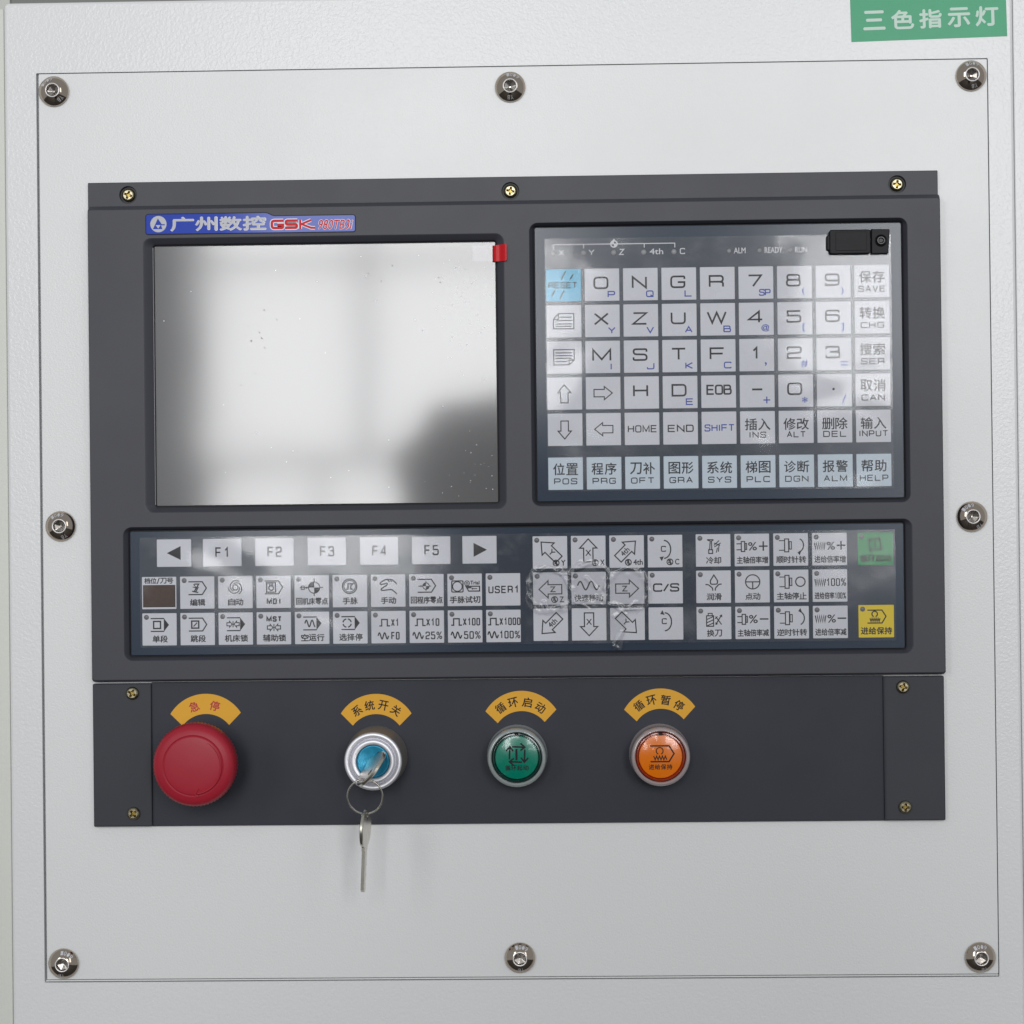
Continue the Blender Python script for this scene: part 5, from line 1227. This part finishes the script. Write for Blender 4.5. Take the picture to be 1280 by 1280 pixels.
Ed = [(0, 1), (1, 2), (2, 3), (3, 4), (4, 5), (2, 6), (6, 7), (7, 8), (8, 9), (2, 10), (10, 11), (11, 12), (12, 13), (0, 14), (14, 15), (15, 16), (16, 17), (0, 18), (18, 19), (19, 20), (20, 21)]
Rd = [(.15, .11), (.14, .10), (.15, .10), .055, (.068, .085), (.072, .09), .065, .046, .030, .036, .065, .046, .030, .036, .095, .065, .05, .035, .095, .065, .05, .035]
per = bpy.data.objects.new('person', None); col.objects.link(per); per.location = (hx, hy, 0)
tag(per, 'photographer in dark clothes holding a camera, mirrored in the lower right of the display', 'person')
pm = skin_body(V, Ed, Rd, 0)
M['skin'] = mat('skin', (.42, .25, .18), .5); M['cloth'] = mat('dark_cloth', (.022, .024, .03), .8, bump=[('noise', 900, .4, .0004)]); M['hair'] = mat('dark_hair', (.010, .008, .007), .45, bump=[('noise', 400, .8, .002)])
M['cam_black'] = mat('camera_black', (.015, .015, .016), .4)
pm.materials.append(M['skin']); pm.materials.append(M['cloth'])
for v in pm.vertices: v.co -= Vector((hx, hy, 0))
for p in pm.polygons:
    c = p.center; hand = c.y > .07 and c.z > cz_ - .12
    p.material_index = 0 if (c.z > cz_ - .125 and abs(c.x) < .1 or hand) else 1
pm.shade_smooth(); bo = bpy.data.objects.new('body', pm); col.objects.link(bo); bo.parent = per
def ell(name, mt, parent, c, r, n=24, nz=0, cut=None):
    vs = []; fs = []
    for j in range(n // 2 + 1):
        for i in range(n):
            a, b = 2 * math.pi * i / n, math.pi * j / (n // 2); d = Vector((math.sin(b) * math.cos(a), math.sin(b) * math.sin(a), math.cos(b)))
            k = 1 + nz * mnoise.noise(d * 3.1)
            vs.append((c[0] + d.x * r[0] * k, c[1] + d.y * r[1] * k, c[2] + d.z * r[2] * k))
    for j in range(n // 2):
        for i in range(n):
            q = [j * n + i, (j + 1) * n + i, (j + 1) * n + (i + 1) % n, j * n + (i + 1) % n]
            if cut and cut(*[sum(vs[k][ax] for k in q) / 4 for ax in range(3)]): continue
            fs.append(q)
    me = bpy.data.meshes.new(name); me.from_pydata(vs, [], fs); me.materials.append(mt); me.validate(); me.shade_smooth()
    o = bpy.data.objects.new(name, me); col.objects.link(o); o.parent = parent; return o
ell('hair', M['hair'], per, (0, -.012, cz_ + .045), (.102, .110, .094), 32, .16, lambda x, y, z_: y > .045 and z_ < cz_ + .055)
for q in (-1, 1):
    ell('eye', M['cam_black'], per, (q * .031, .088, cz_ + .015), (.011, .008, .006), 12)
    ell('ear', M['skin'], per, (q * .079, -.005, cz_ - .005), (.010, .018, .03), 12)
ell('nose', M['skin'], per, (0, .094, cz_ - .02), (.012, .018, .02), 12); ell('mouth', M['red'], per, (0, .084, cz_ - .055), (.024, .008, .006), 12)
ph = bpy.data.objects.new('photo_camera', None); col.objects.link(ph); ph.location = (cx_, cy_ - .07, cz_)
tag(ph, 'black camera held up by the photographer facing the control panel', 'camera')
def wbox(name, mt, parent, c, r):
    me = bpy.data.meshes.new(name); b = r[0] * .12
    P = []
    for k, yy in enumerate((-r[1], r[1])):
        for x, zz_ in ((-r[0] + b, -r[2]), (r[0] - b, -r[2]), (r[0], -r[2] + b), (r[0], r[2] - b), (r[0] - b, r[2]), (-r[0] + b, r[2]), (-r[0], r[2] - b), (-r[0], -r[2] + b)): P.append((c[0] + x, c[1] + yy, c[2] + zz_))
    me.from_pydata(P, [], [list(range(8))[::-1], list(range(8, 16))] + [[i, (i + 1) % 8, 8 + (i + 1) % 8, 8 + i] for i in range(8)]); me.materials.append(mt)
    o = bpy.data.objects.new(name, me); col.objects.link(o); o.parent = parent
wbox('camera_body', M['cam_black'], ph, (0, 0, -.005), (.068, .028, .045)); wbox('viewfinder_hump', M['cam_black'], ph, (0, 0, .052), (.024, .022, .012))
def ybarrel(name, mt, parent, prof, n=40):
    vs = []; fs = []
    for r, y in prof:
        for i in range(n): a = 2 * math.pi * i / n; vs.append((r * math.cos(a), y, r * math.sin(a)))
    for k in range(len(prof) - 1):
        for i in range(n): fs.append([k * n + i, k * n + (i + 1) % n, (k + 1) * n + (i + 1) % n, (k + 1) * n + i])
    fs.append(list(range((len(prof) - 1) * n, len(prof) * n)))
    me = bpy.data.meshes.new(name); me.from_pydata(vs, [], fs); me.materials.append(mt); o = bpy.data.objects.new(name, me); col.objects.link(o); o.parent = parent
ybarrel('lens_barrel', M['cam_black'], ph, [(.034, .026), (.036, .03), (.036, .055), (.033, .056), (.033, .066), (.030, .067), (.028, .055)])
